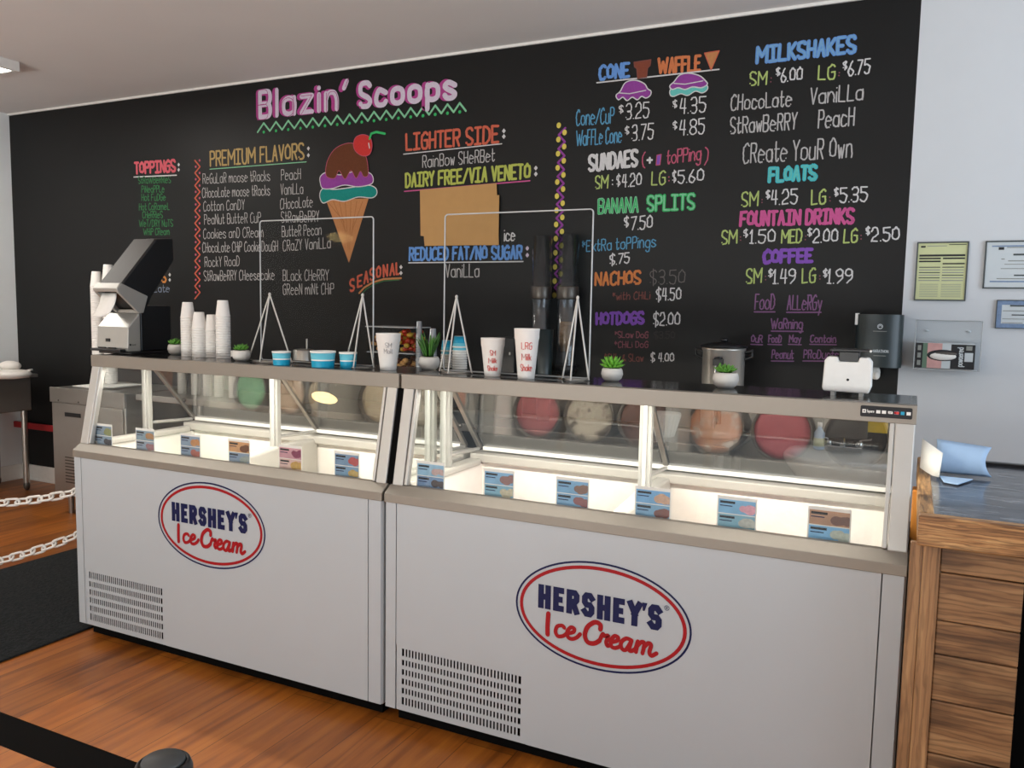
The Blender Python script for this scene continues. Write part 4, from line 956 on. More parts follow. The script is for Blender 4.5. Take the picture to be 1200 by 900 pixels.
# coffee urn
ux = -.822; uy = 4.03
t = thing('coffee_urn', (ux, uy, ZC), 'stainless coffee urn with black lid behind the right cabinet', 'coffee urn')
b = MB(); MT['urnsteel'] = mat('bright_urn_steel', '#c9c4bb', .3, .6, .5, .05, 9)
b.lathe([(.095, ZC), (.1, ZC+.02), (.1, ZC+.425), (.104, ZC+.43), (.104, ZC+.44), (.098, ZC+.442)], 'urnsteel', (ux, uy, 0), 32); b.build('urn_body', t)
b = MB(); b.lathe([(.112, ZC+.443), (.112, ZC+.450), (.07, ZC+.462), (.02, ZC+.468), (0, ZC+.468)], 'black', (ux, uy, 0), 28); b.ell((ux, uy, ZC+.477), .018, .018, .012, 'black'); b.build('lid', t)
for s_ in (-1, 1): b = MB(); b.tube([(ux+s_*.1, uy, ZC+.42), (ux+s_*.135, uy, ZC+.43), (ux+s_*.135, uy, ZC+.40), (ux+s_*.1, uy, ZC+.385)], .008, 'black', 8); b.build('handle', t)
b = MB(); b.box(ux-.022, ux+.022, uy-.135, uy-.098, ZC+.36, ZC+.39, 'black'); b.lathe([(.022, ZC+.39), (.018, ZC+.40), (0, ZC+.403)], 'black', (ux, uy-.116, 0), 14); b.tube([(ux-.014, uy-.115, ZC+.36), (ux-.014, uy-.115, ZC+.06)], .007, 'steel', 8); b.tube([(ux+.012, uy-.115, ZC+.36), (ux+.012, uy-.115, ZC+.08)], .012, 'black', 8); b.build('spigot', t)
# acrylic candy box
A = aty(431, 383, 4.0); B = aty(487, 386, 4.0); x0, x1, zt = A.x, B.x, A.z
t = thing('candy_case', ((x0+x1)/2, 4.06, ZC), 'clear two-tier case of red and yellow candy behind the foam cup', 'display case')
zc1 = aty(460, 413, 4.0).z
b = MB()
for (p, q, r_, s_) in ((x0, x0+.004, 3.98, 4.16), (x1-.004, x1, 3.98, 4.16), (x0+.004, x1-.004, 4.156, 4.16), (x0+.004, x1-.004, 3.98, 3.984)): b.box(p, q, r_, s_, ZC, zt, 'acrylic')
b.build('clear_box', t)
b = MB(); b.box(x0, x1, 3.975, 4.165, zt, zt+.006, 'acrylic_edge'); b.box(x0+.004, x1-.004, 3.984, 4.156, zc1-.005, zc1, 'acrylic_edge'); b.build('shelf', t)
def pile(nm, mlist, x0_, x1_, z0_, z1_, n, r_, lab):
    b = MB(); rnd = random.Random(nm)
    for i in range(n): b.ell((rnd.uniform(x0_+r_, x1_-r_), rnd.uniform(4.0, 4.13), rnd.uniform(z0_+r_, z1_)), r_, r_, r_*.8, rnd.choice(mlist), 8, 5)
    o = b.build(nm); tag(o, lab, 'candy', kind='stuff')
MT['cred'] = mat('candy_red', '#b8391f', .35); MT['cyel'] = mat('candy_yellow', '#c9a13a', .4); MT['cbrn'] = mat('candy_brown', '#5a3420', .5); MT['ctan'] = mat('cookie_tan', '#b98c55', .7)
xm_ = x0+(x1-x0)*.55
pile('candy_pile', ['cred', 'cred', 'cyel'], xm_, x1-.006, zc1, zt-.02, 60, .018, 'red candy heaped on the upper shelf of the clear case')
pile('candy_pile', ['cyel', 'cbrn', 'ctan'], x0+.01, xm_, zc1, zt-.05, 45, .018, 'yellow and brown candy heaped on the left of the upper shelf')
pile('cookie_pile', ['ctan', 'ctan', 'cbrn'], x0+(x1-x0)*.5, x1-.03, zc1-.16, zc1-.035, 40, .02, 'tan cookie pieces heaped in the lower tier of the clear case')
b = MB(); b.box(x0+(x1-x0)*.5, x1-.03, 4.0, 4.13, ZC+.001, zc1-.165, 'ctan'); 
o = b.build('cookie_tray', bevel=.004); tag(o, 'tan tray under the cookie pieces in the clear case', 'tray')
# clear cup stacks
MT['cupclear'] = mat('clear_cup_plastic', '#aab0b4', .15, .3, .8, .2, 60)
first = None
for (u, top, lab, rr) in ((491, 375, 'taller clear cup stack beside the candy case', .019), (507, 384, 'shorter clear cup stack behind the grassy plant', .023)):
    y = 4.02 if u < 500 else 3.98; z = ZC; X = aty(u, 420, y).x; zt_ = aty(u, top, y).z; n = int((zt_-ZC-.09)/.0125)+1
    for k in range(n):
        b_ = cup_mesh(rr, rr*.78, .09, 'cupclear') if k == 0 else None
        if k == 0: f0 = b_.build('plastic_cup', loc=(0, 0, 0)); o = f0
        else: o = f0.copy(); COL.objects.link(o)
        o.location = (X, y, z+k*.0125); tag(o, ('clear plastic cup topping the ' if k == n-1 else 'clear cup nested in the ')+lab, 'cup', 'plastic cups of the '+lab)
# black box
A, B = aty(583, 395, 4.05), aty(603, 397, 4.05)
t = thing('black_speaker', ((A.x+B.x)/2, 4.08, ZC), 'small black box speaker behind the two handwritten milkshake cups', 'speaker')
b = MB(); b.box(A.x, B.x+.01, 4.03, 4.15, ZC, A.z, 'black'); b.build('box', t, .006)
b = MB(); b.box(B.x-.022, B.x-.014, 4.0285, 4.03, aty(595, 416, 4.03).z, aty(595, 414, 4.03).z+.006, 'silver'); b.build('badge', t)
# canister
x = aty(356, 410, 4.0).x
t = thing('steel_canister', (x, 4.0, ZC), 'small stainless canister with upright rod behind the teal cups', 'canister')
b = MB(); zt_ = aty(356, 411, 4.0).z; b.lathe([(.06, ZC), (.065, ZC+.01), (.065, zt_), (.06, zt_+.008), (.02, zt_+.014), (0, zt_+.014)], 'steel', (x, 4.0, 0), 24); b.build('pot', t)
b = MB(); b.tube([(x+.025, 4.0, zt_+.008), (x+.025, 4.0, zt_+.075)], .006, 'steel', 8); b.build('rod', t)
# coffee filters basket and soap bottle, sink
x = aty(778, 490, 3.9).x
t = thing('filter_stack', (x, 3.92, ZC), 'stack of white ruffled coffee filters seen through the right cabinet glass', 'coffee filters')
b = MB(); n = 40; vs = []; 
for z, r_ in ((0, .045), (.02, .05), (.06, .062), (.11, .075)):
    for i in range(n): q = r_*(1+.07*(i % 2)); vs.append((x+q*math.cos(6.283*i/n), 3.92+q*math.sin(6.283*i/n), ZC+z))
b.add(vs, [(k*n+i, k*n+(i+1) % n, (k+1)*n+(i+1) % n, (k+1)*n+i) for k in range(3) for i in range(n)]+[tuple(range(n))[::-1]], 'paper'); b.build('filters', t)
b = MB(); b.lathe([(.076, ZC+.11), (.078, ZC+.115), (.05, ZC+.118), (0, ZC+.116)], 'paper', (x, 3.92, 0), 24); b.build('top_filter', t)
SX0, SX1, SY0, SY1, SZ = -.53, -.015, 3.90, Y1, .845
t = thing('hand_sink', ((SX0+SX1)/2, 4.1, SZ-.2), 'white wall-hung hand sink with chrome faucet seen through the right cabinet glass', 'sink')
cx_, cy_ = (SX0+SX1)/2, (SY0+SY1)/2+.02
def srect(a, b_, e=3.2, n=40):
    out = []
    for i in range(n):
        q = 2*math.pi*i/n; c_, s_ = math.cos(q), math.sin(q)
        out.append((a*math.copysign(abs(c_)**(2/e), c_), b_*math.copysign(abs(s_)**(2/e), s_)))
    return out
b = MB(); n = 40; vs = []; a, c_ = (SX1-SX0)/2, .212
for (fx, fy, z, dy) in ((.3, .35, SZ-.2, .05), (.6, .62, SZ-.17, .04), (.9, .9, SZ-.06, 0), (1, 1, SZ-.015, 0), (1, 1, SZ, 0), (.97, .97, SZ+.008, 0), (.84, .72, SZ+.003, -.035), (.74, .62, SZ-.06, -.035), (.4, .35, SZ-.12, -.03)):
    for (p, q) in srect(a*fx, c_*fy): vs.append((cx_+p, cy_+q+dy, z))
b.add(vs, [(k*n+i, k*n+(i+1) % n, (k+1)*n+(i+1) % n, (k+1)*n+i) for k in range(8) for i in range(n)]+[tuple(range(n))[::-1], tuple(8*n+i for i in range(n))], 'ceramic', True); b.build('basin', t)
b = MB(); fy_ = 4.25; b.box(cx_-.085, cx_+.085, fy_-.025, fy_+.025, SZ+.006, SZ+.03, 'chrome'); b.tube([(cx_, fy_, SZ+.03), (cx_, fy_-.02, SZ+.075), (cx_, fy_-.09, SZ+.07), (cx_, fy_-.11, SZ+.05)], .011, 'chrome', 10)
for s_ in (-1, 1): b.lathe([(.02, SZ+.03), (.018, SZ+.055), (0, SZ+.058)], 'chrome', (cx_+s_*.07, fy_, 0), 14); b.bar((cx_+s_*.07, fy_, SZ+.06), (cx_+s_*.125, fy_-.02, SZ+.075), .014, .008, 'chrome')
b.build('faucet', t, .003)
b = MB(); b.tube([(cx_, cy_+.05, SZ-.19), (cx_, cy_+.05, .35), (cx_, Y1-.01, .33)], .018, 'chrome', 10); b.build('drain_pipe', t)
b = MB(); b.box(cx_-.1, cx_+.1, Y1-.03, Y1-.0005, SZ+.06, SZ+.17, 'dsteel'); o = b.build('outlet_plate', bevel=.004); tag(o, 'dark steel box on the wall just above the sink faucet', 'box')
A, B = aty(1009.5, 480, Y1), aty(1040, 508, Y1)
b = MB(); b.box(A.x, B.x, Y1-.004, Y1-.001, B.z, B.z+.14, 'yellow'); o = b.build('yellow_sign'); tag(o, 'plain yellow sign on the wall above the right of the sink', 'sign')
bx = aty(960, 505, 4.2).x
t = thing('soap_bottle', (bx, 4.22, SZ+.008), 'small clear soap bottle with yellow label on the sink ledge', 'bottle')
b = MB(); b.lathe([(.022, SZ+.008), (.025, SZ+.015), (.025, SZ+.09), (.01, SZ+.11), (.01, SZ+.125), (0, SZ+.126)], 'bluepaper', (bx, 4.22, 0), 16); b.build('bottle', t)
b = MB(); b.lathe([(.0258, SZ+.025), (.0258, SZ+.065)], 'lime_label' if False else 'cert_green', (bx, 4.22, 0), 16); b.build('label_band', t)
b = MB(); b.lathe([(.012, SZ+.12), (.012, SZ+.14), (0, SZ+.141)], 'white', (bx, 4.22, 0), 12); b.build('cap', t)
# sleeves of white cups on the work table seen through the left cabinet
MT['sleeve'] = mat('white_cup_sleeve', '#dcd8d0', .5)
for i, u in enumerate((214, 230, 244, 257, 274)):
    P_ = aty(u, 470, 3.95); b = MB(); z = ZC; pr = []
    zt_ = ZC+.30
    while z < zt_: pr += [(.028, z), (.031, z+.004), (.031, z+.010)]; z += .014
    pr.append((0, z)); b.lathe(pr, 'sleeve', (P_.x, 3.95, 0), 16)
    o = b.build('cup_sleeve'); tag(o, f'white cup sleeve seen through the left cabinet glass, {["first", "second", "third", "fourth", "fifth"][i]} from the left', 'cup sleeve', 'cup sleeves behind the left cabinet')

# clear cup tubes on the wall
def tube_disp(u0, u1, vt, vb, label, cones):
    y = 4.25; A = aty(u0, vt, y); B = aty(u1, vt, y); Cb = aty((u0+u1)/2-3, vb, y); cx_ = (A.x+B.x)/2; r_ = (B.x-A.x)/2*.95
    t = thing('cup_dispenser_tube', (cx_, y, Cb.z), label, 'cup dispenser')
    b = MB(); b.lathe([(r_, Cb.z), (r_, A.z), (r_-.003, A.z), (r_-.003, Cb.z), (r_, Cb.z)], 'tubeclear', (cx_, y, 0), 24); b.build('clear_tube', t)
    zz_ = aty(u0, 343, y).z
    b = MB(); b.lathe([(r_+.002, zz_-.035), (r_+.004, zz_-.03), (r_+.004, zz_+.03), (r_+.002, zz_+.035)], 'dsteel', (cx_, y, 0), 24); b.box(cx_-.02, cx_+.02, y+r_, Y1-.001, zz_-.03, zz_+.03, 'dsteel'); b.build('wall_clamp', t)
    b = MB(); b.lathe([(r_*.8, Cb.z-.03), (r_+.006, Cb.z-.01), (r_+.006, Cb.z+.02), (r_, Cb.z+.022)], 'black', (cx_, y, 0), 24); b.build('bottom_collar', t)
    return cx_, y, r_
tube_disp(625, 647, 277, 432, 'empty clear cup tube on the wall, left of the pair', False)
cx_, y, r_ = tube_disp(655, 679, 275, 432, 'clear tube on the wall holding wafer cones, right of the pair', True)
MT['wafer'] = mat('wafer_cone', '#b58a5c', .8)
z0 = aty(667, 412, y).z; z1 = aty(667, 377, y).z; n = 7; st = (z1-z0-.06)/(n-1); f0 = None
for k in range(n):
    if f0 is None:
        b = MB(); b.lathe([(.026, 0), (.028, .03), (.033, .035), (.036, .06), (.032, .06), (.024, .004), (0, .004)], 'wafer', n=20); f0 = b.build('wafer_cone', loc=(0, 0, 0)); o = f0
    else: o = f0.copy(); COL.objects.link(o)
    o.location = (cx_-.008, y, z0+k*st); tag(o, 'tan wafer cone nested in the stack inside the right clear tube', 'cone', 'wafer cones in the clear tube')
b = MB(); b.lathe([(.03, aty(640, 436, 4.1).z-.3), (.046, aty(640, 386, 4.1).z)], 'dispenser', (aty(639, 400, 4.1).x, 4.1, 0), 20)
zq = aty(640, 386, 4.1).z; xq = aty(638, 400, 4.1).x
b = MB(); b.lathe([(.036, ZC), (.05, zq), (.047, zq), (.034, ZC+.006), (0, ZC+.006)], 'dispenser', (xq, 4.1, 0), 20); o = b.build('smoky_pitcher'); tag(o, 'dark smoky tumbler standing under the left clear tube', 'tumbler')

# paper towel dispenser
yf = 4.13; A = aty(1003, 369, yf); B = aty(1055.5, 432, yf); x0, x1 = A.x, B.x; z0, z1 = B.z, A.z+.004
t = thing('paper_towel_dispenser', ((x0+x1)/2, 4.24, z0), 'smoky dark paper towel dispenser on the right edge of the chalk wall', 'towel dispenser')
pr = [(x1, Y1-.002), (x0, Y1-.002)]+[((x0+x1)/2-(x1-x0)/2*math.cos(math.pi*k/32), yf+.07-.07*math.sin(math.pi*k/32)**.6) for k in range(33)]
b = MB(); b.prism(pr, 'z', z0, z1, 'dispenser'); co = b.build('cover', t)
b = MB(); mx = (x0+x1)/2+.005
oval(b, mx, z1-.055, .012, .012, .004, yf-.0016, 'cert_white', 20); b.ribbon((V((mx, yf-.0016, z1-.055)), V((1, 0, 0)), V((0, 0, 1))), [(-.006, 0), (0, .006), (.006, 0)], .003, 'cert_white')
b.ribbon((V((mx-.028, yf-.003, z1-.077)), V((1, 0, 0)), V((0, 0, 1))), [(0, 0), (.056, 0)], .003, 'greyprint')
write(b, (V((mx-.03, yf-.004, z0+.07)), V((1, 0, 0)), V((0, 0, 1))), 'MARATHON', .07, .012, .0022, 'cert_white')
b.ribbon((V((mx-.02, yf-.004, z0+.055)), V((1, 0, 0)), V((0, 0, 1))), [(0, 0), (.05, 0)], .003, 'greyprint'); b.build('maker_mark', co, fixn=False)
b = MB(); b.box(x0-.004, x0+.012, 4.16, 4.2, z1-.05, z1+.004, 'white'); b.build('latch', t)
b = MB()
xx = aty(1025, 440, 4.22).x; zt_ = z0
b.ell((xx, 4.22, z0-.028), .024, .02, .034, 'paper', 12, 8); b.ell((xx+.008, 4.21, z0-.04), .016, .016, .022, 'paper', 10, 6); b.build('towel_end', t)

# framed papers on the white wall
def framed(c, mpaper, label, lines, border=None, fr_w=.006):
    P = [aty(u, v, Y1) for u, v in c]; x0, x1 = (P[0].x+P[3].x)/2, (P[1].x+P[2].x)/2; z1, z0 = (P[0].z+P[1].z)/2, (P[2].z+P[3].z)/2
    t = thing('framed_certificate', ((x0+x1)/2, Y1-.01, z0), label, 'certificate')
    b = MB()
    for (p, q, r_, s_) in ((x0, x1, z1-fr_w, z1), (x0, x1, z0, z0+fr_w), (x0, x0+fr_w, z0+fr_w, z1-fr_w), (x1-fr_w, x1, z0+fr_w, z1-fr_w)): b.box(p, q, Y1-.014, Y1-.001, r_, s_, 'frame')
    b.build('frame', t)
    b = MB(); b.box(x0+fr_w, x1-fr_w, Y1-.008, Y1-.001, z0+fr_w, z1-fr_w, border or mpaper)
    if border: b.box(x0+.022, x1-.022, Y1-.0085, Y1-.008, z0+.022, z1-.022, mpaper)
    so = b.build('paper', t)
    b = MB(); W, H = x1-x0, z1-z0
    for (a, c_, zf, th, m) in lines: b.box(x0+a*W, x0+c_*W, Y1-.0095, Y1-.0088, z1-zf*H-th/2, z1-zf*H+th/2, m)
    b.build('printed_lines', so)
    return t, x0, x1, z0, z1
ln = [(.08, .17, .08, .008, 'ink'), (.2, .58, .07, .003, 'greyprint'), (.62, .95, .05, .003, 'ink'), (.06, .94, .23, .009, 'ink'), (.06, .48, .28, .007, 'ink'), (.52, .94, .28, .007, 'ink'), (.06, .48, .33, .007, 'ink'), (.52, .94, .37, .006, 'ink')]
for i in range(6): ln += [(.07, .48, .43+.045*i, .004, 'greyprint' if i % 2 else 'frame'), (.52, .93, .43+.045*i, .004, 'greyprint' if i % 3 else 'frame')]
for i in range(8): ln += [(.1, .46, .72+.03*i, .002, 'greyprint'), (.52, .9, .72+.03*i, .002, 'greyprint')]
framed(((1075, 284), (1136, 283), (1131, 352.5), (1070.5, 352.5)), 'cert_green', 'yellow-green inspection form in a thin dark frame beside the chalk wall', ln)
ln = [(.2, .28, .16, .012, 'ink'), (.32, .8, .14, .004, 'greyprint'), (.42, .75, .29, .008, 'frame'), (.25, .3, .38, .004, 'greyprint'), (.35, .8, .42, .004, 'greyprint'), (.3, .8, .49, .003, 'greyprint'), (.25, .85, .58, .003, 'greyprint'), (.45, .8, .72, .006, 'frame'), (.2, .85, .79, .004, 'greyprint')]
for (a, c_, z_, th) in ((.1, .9, .11, .006), (.1, .9, .85, .006)): ln.append((a, c_, z_, th, 'cert_blue'))
t, x0, x1, z0, z1 = framed(((1156, 283), (1236, 281), (1232, 339), (1150, 338)), 'cert_white', 'grey-white certificate with blue border line, upper right of the wall', ln)
framed(((1168, 352), (1222, 351.5), (1219, 386), (1165.5, 384.5)), 'cert_white', 'small certificate with ornate blue border, below the larger one', [(.3, .75, .2, .007, 'frame'), (.15, .7, .38, .004, 'greyprint'), (.35, .85, .52, .005, 'frame'), (.15, .85, .66, .003, 'greyprint'), (.15, .6, .8, .003, 'greyprint')], 'cert_blue', .003)
# glove box holder
P = [aty(u, v, 4.22) for u, v in ((1073, 375), (1151, 375), (1149, 434), (1071, 433))]
x0, x1, z0, z1 = (P[0].x+P[3].x)/2, (P[1].x+P[2].x)/2, (P[2].z+P[3].z)/2, P[0].z
t = thing('glove_box_holder', ((x0+x1)/2, 4.28, z0), 'clear acrylic holder on the white wall below the yellow-green form', 'holder')
b = MB(); b.box(x0, x1, Y1-.005, Y1-.001, z0, z1, 'acrylic'); b.build('back_plate', t)
for p in (x0, x1-.004): b = MB(); b.box(p, p+.004, 4.215, Y1-.005, z0, z1, 'acrylic'); b.build('side_wall', t)
b = MB(); b.box(x0+.004, x1-.004, 4.215, Y1-.005, z0, z0+.004, 'acrylic'); b.build('floor_plate', t)
b = MB(); 
for p in (x0, x1): b.tube([(p, 4.215, z0), (p, 4.215, z1)], .0022, 'acrylic_edge', 6)
b.tube([(x0, 4.215, z0), (x1, 4.215, z0)], .0022, 'acrylic_edge', 6); b.tube([(x0, Y1-.005, z1), (x1, Y1-.005, z1)], .0022, 'acrylic_edge', 6); b.build('glint_edge', t)
b = MB()
for q in (.18, .83): b.ell((x0+(x1-x0)*q, Y1-.008, z1-.05), .008, .004, .006, 'cert_white', 10, 6)
b.build('screw', t)
gz1 = aty(1100, 402, 4.22).z
t = thing('glove_box', ((x0+x1)/2, 4.27, z0+.005), 'black and pink glove box with oval opening inside the acrylic holder', 'glove box')
ga, gb = x0+.006, x1-.022; W = gb-ga
b = MB(); b.box(ga, gb, 4.222, 4.325, z0+.005, gz1, 'cert_white'); b.build('carton', t, .002)
MT['gpink'] = mat('glove_pink_print', '#c99a96', .6, 0, .4, .2, 40); MT['ggreen'] = mat('glove_green_print', '#5f7a66', .6)
fy = 4.2212; zb, zh = z0+.006, gz1-z0-.007
b = MB(); fr = (V((ga, fy, zb)), V((1, 0, 0)), V((0, 0, 1)))
def R4(a, c_, e, f, m, k=0): b.poly((V((ga, fy-.0003*k, zb)), fr[1], fr[2]), [(a*W, e*zh), (c_*W, e*zh), (c_*W, f*zh), (a*W, f*zh)], m)
R4(0, .12, 0, 1, 'ink'); R4(.12, .2, 0, 1, 'ggreen'); R4(.2, .45, 0, 1, 'gpink'); R4(.45, .6, 0, 1, 'cert_white'); R4(.6, 1, 0, .97, 'ink')
for i in range(3): R4(.03, .09, .1+.3*i, .3+.3*i, 'greyprint', 1)
R4(.83, .97, .3, .65, 'cert_white', 1); R4(.85, .95, .75, .92, 'greyprint', 1)
write(b, (V((ga+.8*W, fy-.0006, zb+.1*zh)), V((0, 0, 1)), V((-1, 0, 0))), 'powdered', zh*.75, W*.09, .004, 'cert_white')
b.build('printed_panel', t, fixn=False)
b = MB(); oc = V((ga+.47*W, fy-.001, zb+.52*zh)); 
b.poly((oc, fr[1], fr[2]), [(.066*math.cos(a*.262)*1.0, .026*math.sin(a*.262)) for a in range(24)], 'ink'); 
b.ell(oc+V((0, .004, -.004)), .058, .012, .019, 'paper', 16, 8); b.ell(oc+V((.01, .004, .008)), .05, .011, .011, 'dsteel', 16, 8); b.build('gloves', t)

# ------------------------------------------------------------------ wooden bar at right
ZB = 1.03
C1 = atz(1076.7, 603.8, ZB); C2 = atz(1074.4, 535, ZB); bx0, by0, by1 = C1.x, C1.y, C2.y; bx1 = bx0+1.5
zl = aty(1076.7, 639.5, by0).z; FYB = by0+.045
t = thing('wooden_bar', ((bx0+bx1)/2, (by0+by1)/2, 0), 'charred pine bar with grey resin top right of the cabinets', 'bar counter')
b = MB(); b.box(bx0, bx1, by0, by0+.04, zl, ZB, 'wood_edge'); b.build('front_edge_board', t, .004)
b = MB(); b.box(bx0, bx0+.035, by0+.04, by1, zl, ZB, 'wood_edge_y'); b.build('side_edge_board', t, .004)
b = MB(); b.box(bx0+.035, bx1, by1-.03, by1, zl, ZB+.006, 'black'); b.build('back_edge_strip', t, .002)
b = MB(); b.box(bx0+.035, bx1, by0+.04, by1-.03, zl+.02, ZB-.004, 'resin'); b.build('resin_top', t)
q0 = aty(1062, 680, FYB).x; q1 = aty(1079, 680, FYB).x; q2 = aty(1101.5, 660, FYB).x; q3 = aty(1186, 868, FYB).x
q0 = max(q0, .0245)
for (p, q) in ((q0, q1-.0003), (q1+.0003, q2)):
    b = MB(); b.box(p, q, FYB-.012, FYB+.01, 0, zl-.001, 'wood_bar_v'); b.build('corner_board', t, .003)
zz_ = [0, .12, .245, .335, .45, .55, .62, .735, .815, zl-.001]
zs = sorted([0.0]+[max(.02, min(zl-.02, aty(1110, v, FYB).z)) for v in (672, 729, 769, 824, 887)]+[.16, zl-.002])
for i in range(len(zs)-1):
    if zs[i+1]-zs[i] > .02:
        b = MB(); b.box(q2+.0005, q3, FYB, FYB+.02, zs[i]+.002, zs[i+1]-.001, 'wood_bar'); b.build('front_plank', t, .003)
b = MB(); b.box(q3+.001, bx1-.05, FYB+.25, FYB+.27, 0, zl-.001, 'toe'); b.box(q3-.02, q3, FYB+.021, FYB+.25, 0, zl-.001, 'wood_bar_v'); b.build('knee_recess', t)
b = MB(); b.box(q0+.001, q0+.02, FYB+.011, by1-.06, 0, zl-.14, 'wood_bar_v'); b.build('end_panel', t)
o0 = atz(1065, 600, 1.0)
b = MB(); b.box(.026, .05, 2.75, 2.82, 0, .985, 'orange_wood'); b.build('support_post', t, .003)
# papers on the bar
A = atz(1103, 560, ZB)
def curved(name, pts, parent, m, th=.0015):
    """pts: rows of 3D points"""
    b = MB(); nr, nc = len(pts), len(pts[0]); b.add([p for r_ in pts for p in r_], [(i*nc+k, i*nc+k+1, (i+1)*nc+k+1, (i+1)*nc+k) for i in range(nr-1) for k in range(nc-1)], m, True)
    o = b.build(name, parent, fixn=False); s_ = o.modifiers.new('solid', 'SOLIDIFY'); s_.thickness = th; s_.offset = 0; return o
a_, b_ = atz(1100, 556, ZB), atz(1155, 560, ZB); yb = (a_.y+b_.y)/2
t = thing('paper_brochure', ((a_.x+b_.x)/2, yb, ZB), 'curled pale blue brochure standing on the bar top with a white leaf', 'brochure')
rows = []
for i in range(9):
    f = i/8; row = []
    for k in range(9):
        g_ = k/8
        u_ = 1098+f*0+(1162-1098)*g_-8*math.sin(math.pi*f)*g_*.9+(-5 if f > .5 else 0)*0; v_top = 514.5+10*g_; v_bot = 556+4*g_
        v_ = v_bot+(v_top-v_bot)*f
        yy = yb-.015+.05*(2*f-1)**2*.6+.05*f-.0
        p = aty(u_, v_, yy); row.append((p.x, yy, max(p.z, ZB+.003)))
    rows.append(row)
curved('blue_sheet', rows, t, 'bluepaper')
rows = []
for f in (0, .5, 1):
    rows.append([tuple(aty(1078+f*3+(22+2*f)*g_, (548-f*30)+(15-f*2)*g_+(-4*f*(1-g_)), yb-.03+.02*f-.05*g_)) for g_ in (0, .33, .66, 1)])
rows = [[(x_, y_, max(z_, ZB+.004)) for x_, y_, z_ in r_] for r_ in rows]
curved('white_leaf', rows, t, 'paper')
q = [atz(u, v, ZB+.004) for u, v in ((1101, 557), (1140, 561), (1122, 567), (1106, 564))]
b = MB(); b.prism([(p.x, p.y) for p in q], 'z', ZB+.0005, ZB+.003, 'bluepaper'); b.build('lower_sheet', t)

# ------------------------------------------------------------------ left side of the shop
tx1 = atz(45, 438, .93).x; ty1 = 4.12
MT['basinsteel'] = mat('dull_basin_steel', '#6f6a64', .5, .4)
t = thing('prep_sink', (X0+.35, 3.6, 0), 'stainless prep sink against the left wall', 'sink')
b = MB(); b.box(X0+.02, tx1, 2.7, ty1, .905, .93, 'steel'); b.build('rim_top', t, .004)
b = MB(); b.box(X0+.05, tx1-.06, 2.75, ty1-.02, .64, .905, 'basinsteel'); b.build('basin', t, .01)
for yy in (2.8, ty1-.06): 
    for xx in (X0+.1, tx1-.1): b = MB(); b.tube([(xx, yy, .06), (xx, yy, .64)], .022, 'steel', 10); b.ell((xx, yy, .045), .025, .025, .045, 'dsteel', 10, 6); b.build('leg', t)
b = MB(); b.bar((tx1-.10, ty1-.10, .94), (tx1+.0, ty1-.05, .965), .035, .015, 'white'); o = b.build('white_cloth_strip', bevel=.003); tag(o, 'white strip lying on the right corner of the prep sink', 'cloth')
p = aty(8, 425, 3.7); 
b = MB(); b.lathe([(.05, .931), (.12, .94), (.14, .965), (.11, .99), (.05, 1.0), (0, 1.0)], 'pot', (p.x-.04, 3.75, 0), 24); b.ell((p.x-.09, 3.78, 1.02), .08, .07, .04, 'pot'); o = b.build('white_towel_heap'); tag(o, 'rounded white towel heap on the prep sink at the far left', 'towel')
p0, p1 = aty(18, 497, 4.28), aty(64, 496, 4.28)
b = MB(); b.box(p0.x-.05, p1.x+.3, 4.27, 4.30, p0.z-.025, p0.z+.025, 'redtube'); b.box(p0.x+.1, p0.x+.13, 4.30, 4.333, p0.z-.02, p0.z+.02, 'redtube'); b.box(p1.x+.1, p1.x+.13, 4.30, 4.333, p0.z-.02, p0.z+.02, 'redtube'); o = b.build('red_rail', bevel=.006); tag(o, 'red rail low on the black wall beside the prep sink', 'rail')
p = aty(3, 520, 3.9)
b = MB(); b.lathe([(.02, .40), (.09, .45), (.1, .58), (.05, .70), (.012, .72)], 'pot', (p.x-.05, 3.55, 0), 16); 
# steel undercounter box
fxy = 3.72; l = aty(60, 455, fxy).x; zt_ = .90; zb_ = .15
t = thing('steel_equipment_cabinet', (l+.35, 4.0, 0), 'stainless undercounter cabinet behind the left end of the left cabinet', 'equipment cabinet')
b = MB(); b.box(l, l+.75, fxy, 4.28, zb_, zt_, 'steel'); b.build('body', t, .006)
b = MB(); b.box(l-.003, l+.753, fxy-.012, fxy, zt_-.10, zt_+.004, 'steel'); to = b.build('top_band', t, .003)
b = MB()
for q in (.09, .3): b.ell((l+q, fxy-.013, zt_-.085), .006, .004, .006, 'dsteel', 8, 6)
b.build('screw', to)
b = MB(); b.box(l+.02, l+.73, fxy-.010, fxy, zb_+.01, zt_-.105, 'steel'); do = b.build('door', t, .003)
hz = aty(85, 486, fxy).z; b = MB(); b.box(aty(78, 486, fxy).x, aty(96, 486, fxy).x, fxy-.014, fxy-.010, hz-.014, hz+.014, 'black'); b.build('handle_slot', do)
b = MB()
for i in range(9): b.box(l+.14, l+.5, fxy-.013, fxy-.010, zb_+.09+i*.022, zb_+.098+i*.022, 'dsteel')
b.build('louver', do)
for xx in (l+.09, l+.66):
    for yy in (fxy+.06, 4.2): b = MB(); b.tube([(xx, yy, 0), (xx, yy, zb_)], [.016, .022], 'steel', 10); b.build('leg', t)
b = MB(); b.box(l+.12, l+.4, fxy+.08, fxy+.35, zt_+.0045, zt_+.012, 'paper'); b.box(l+.18, l+.48, fxy+.12, fxy+.38, zt_+.0125, zt_+.018, 'paper'); o = b.build('paper_stack'); tag(o, 'loose white papers on top of the steel equipment cabinet', 'papers')
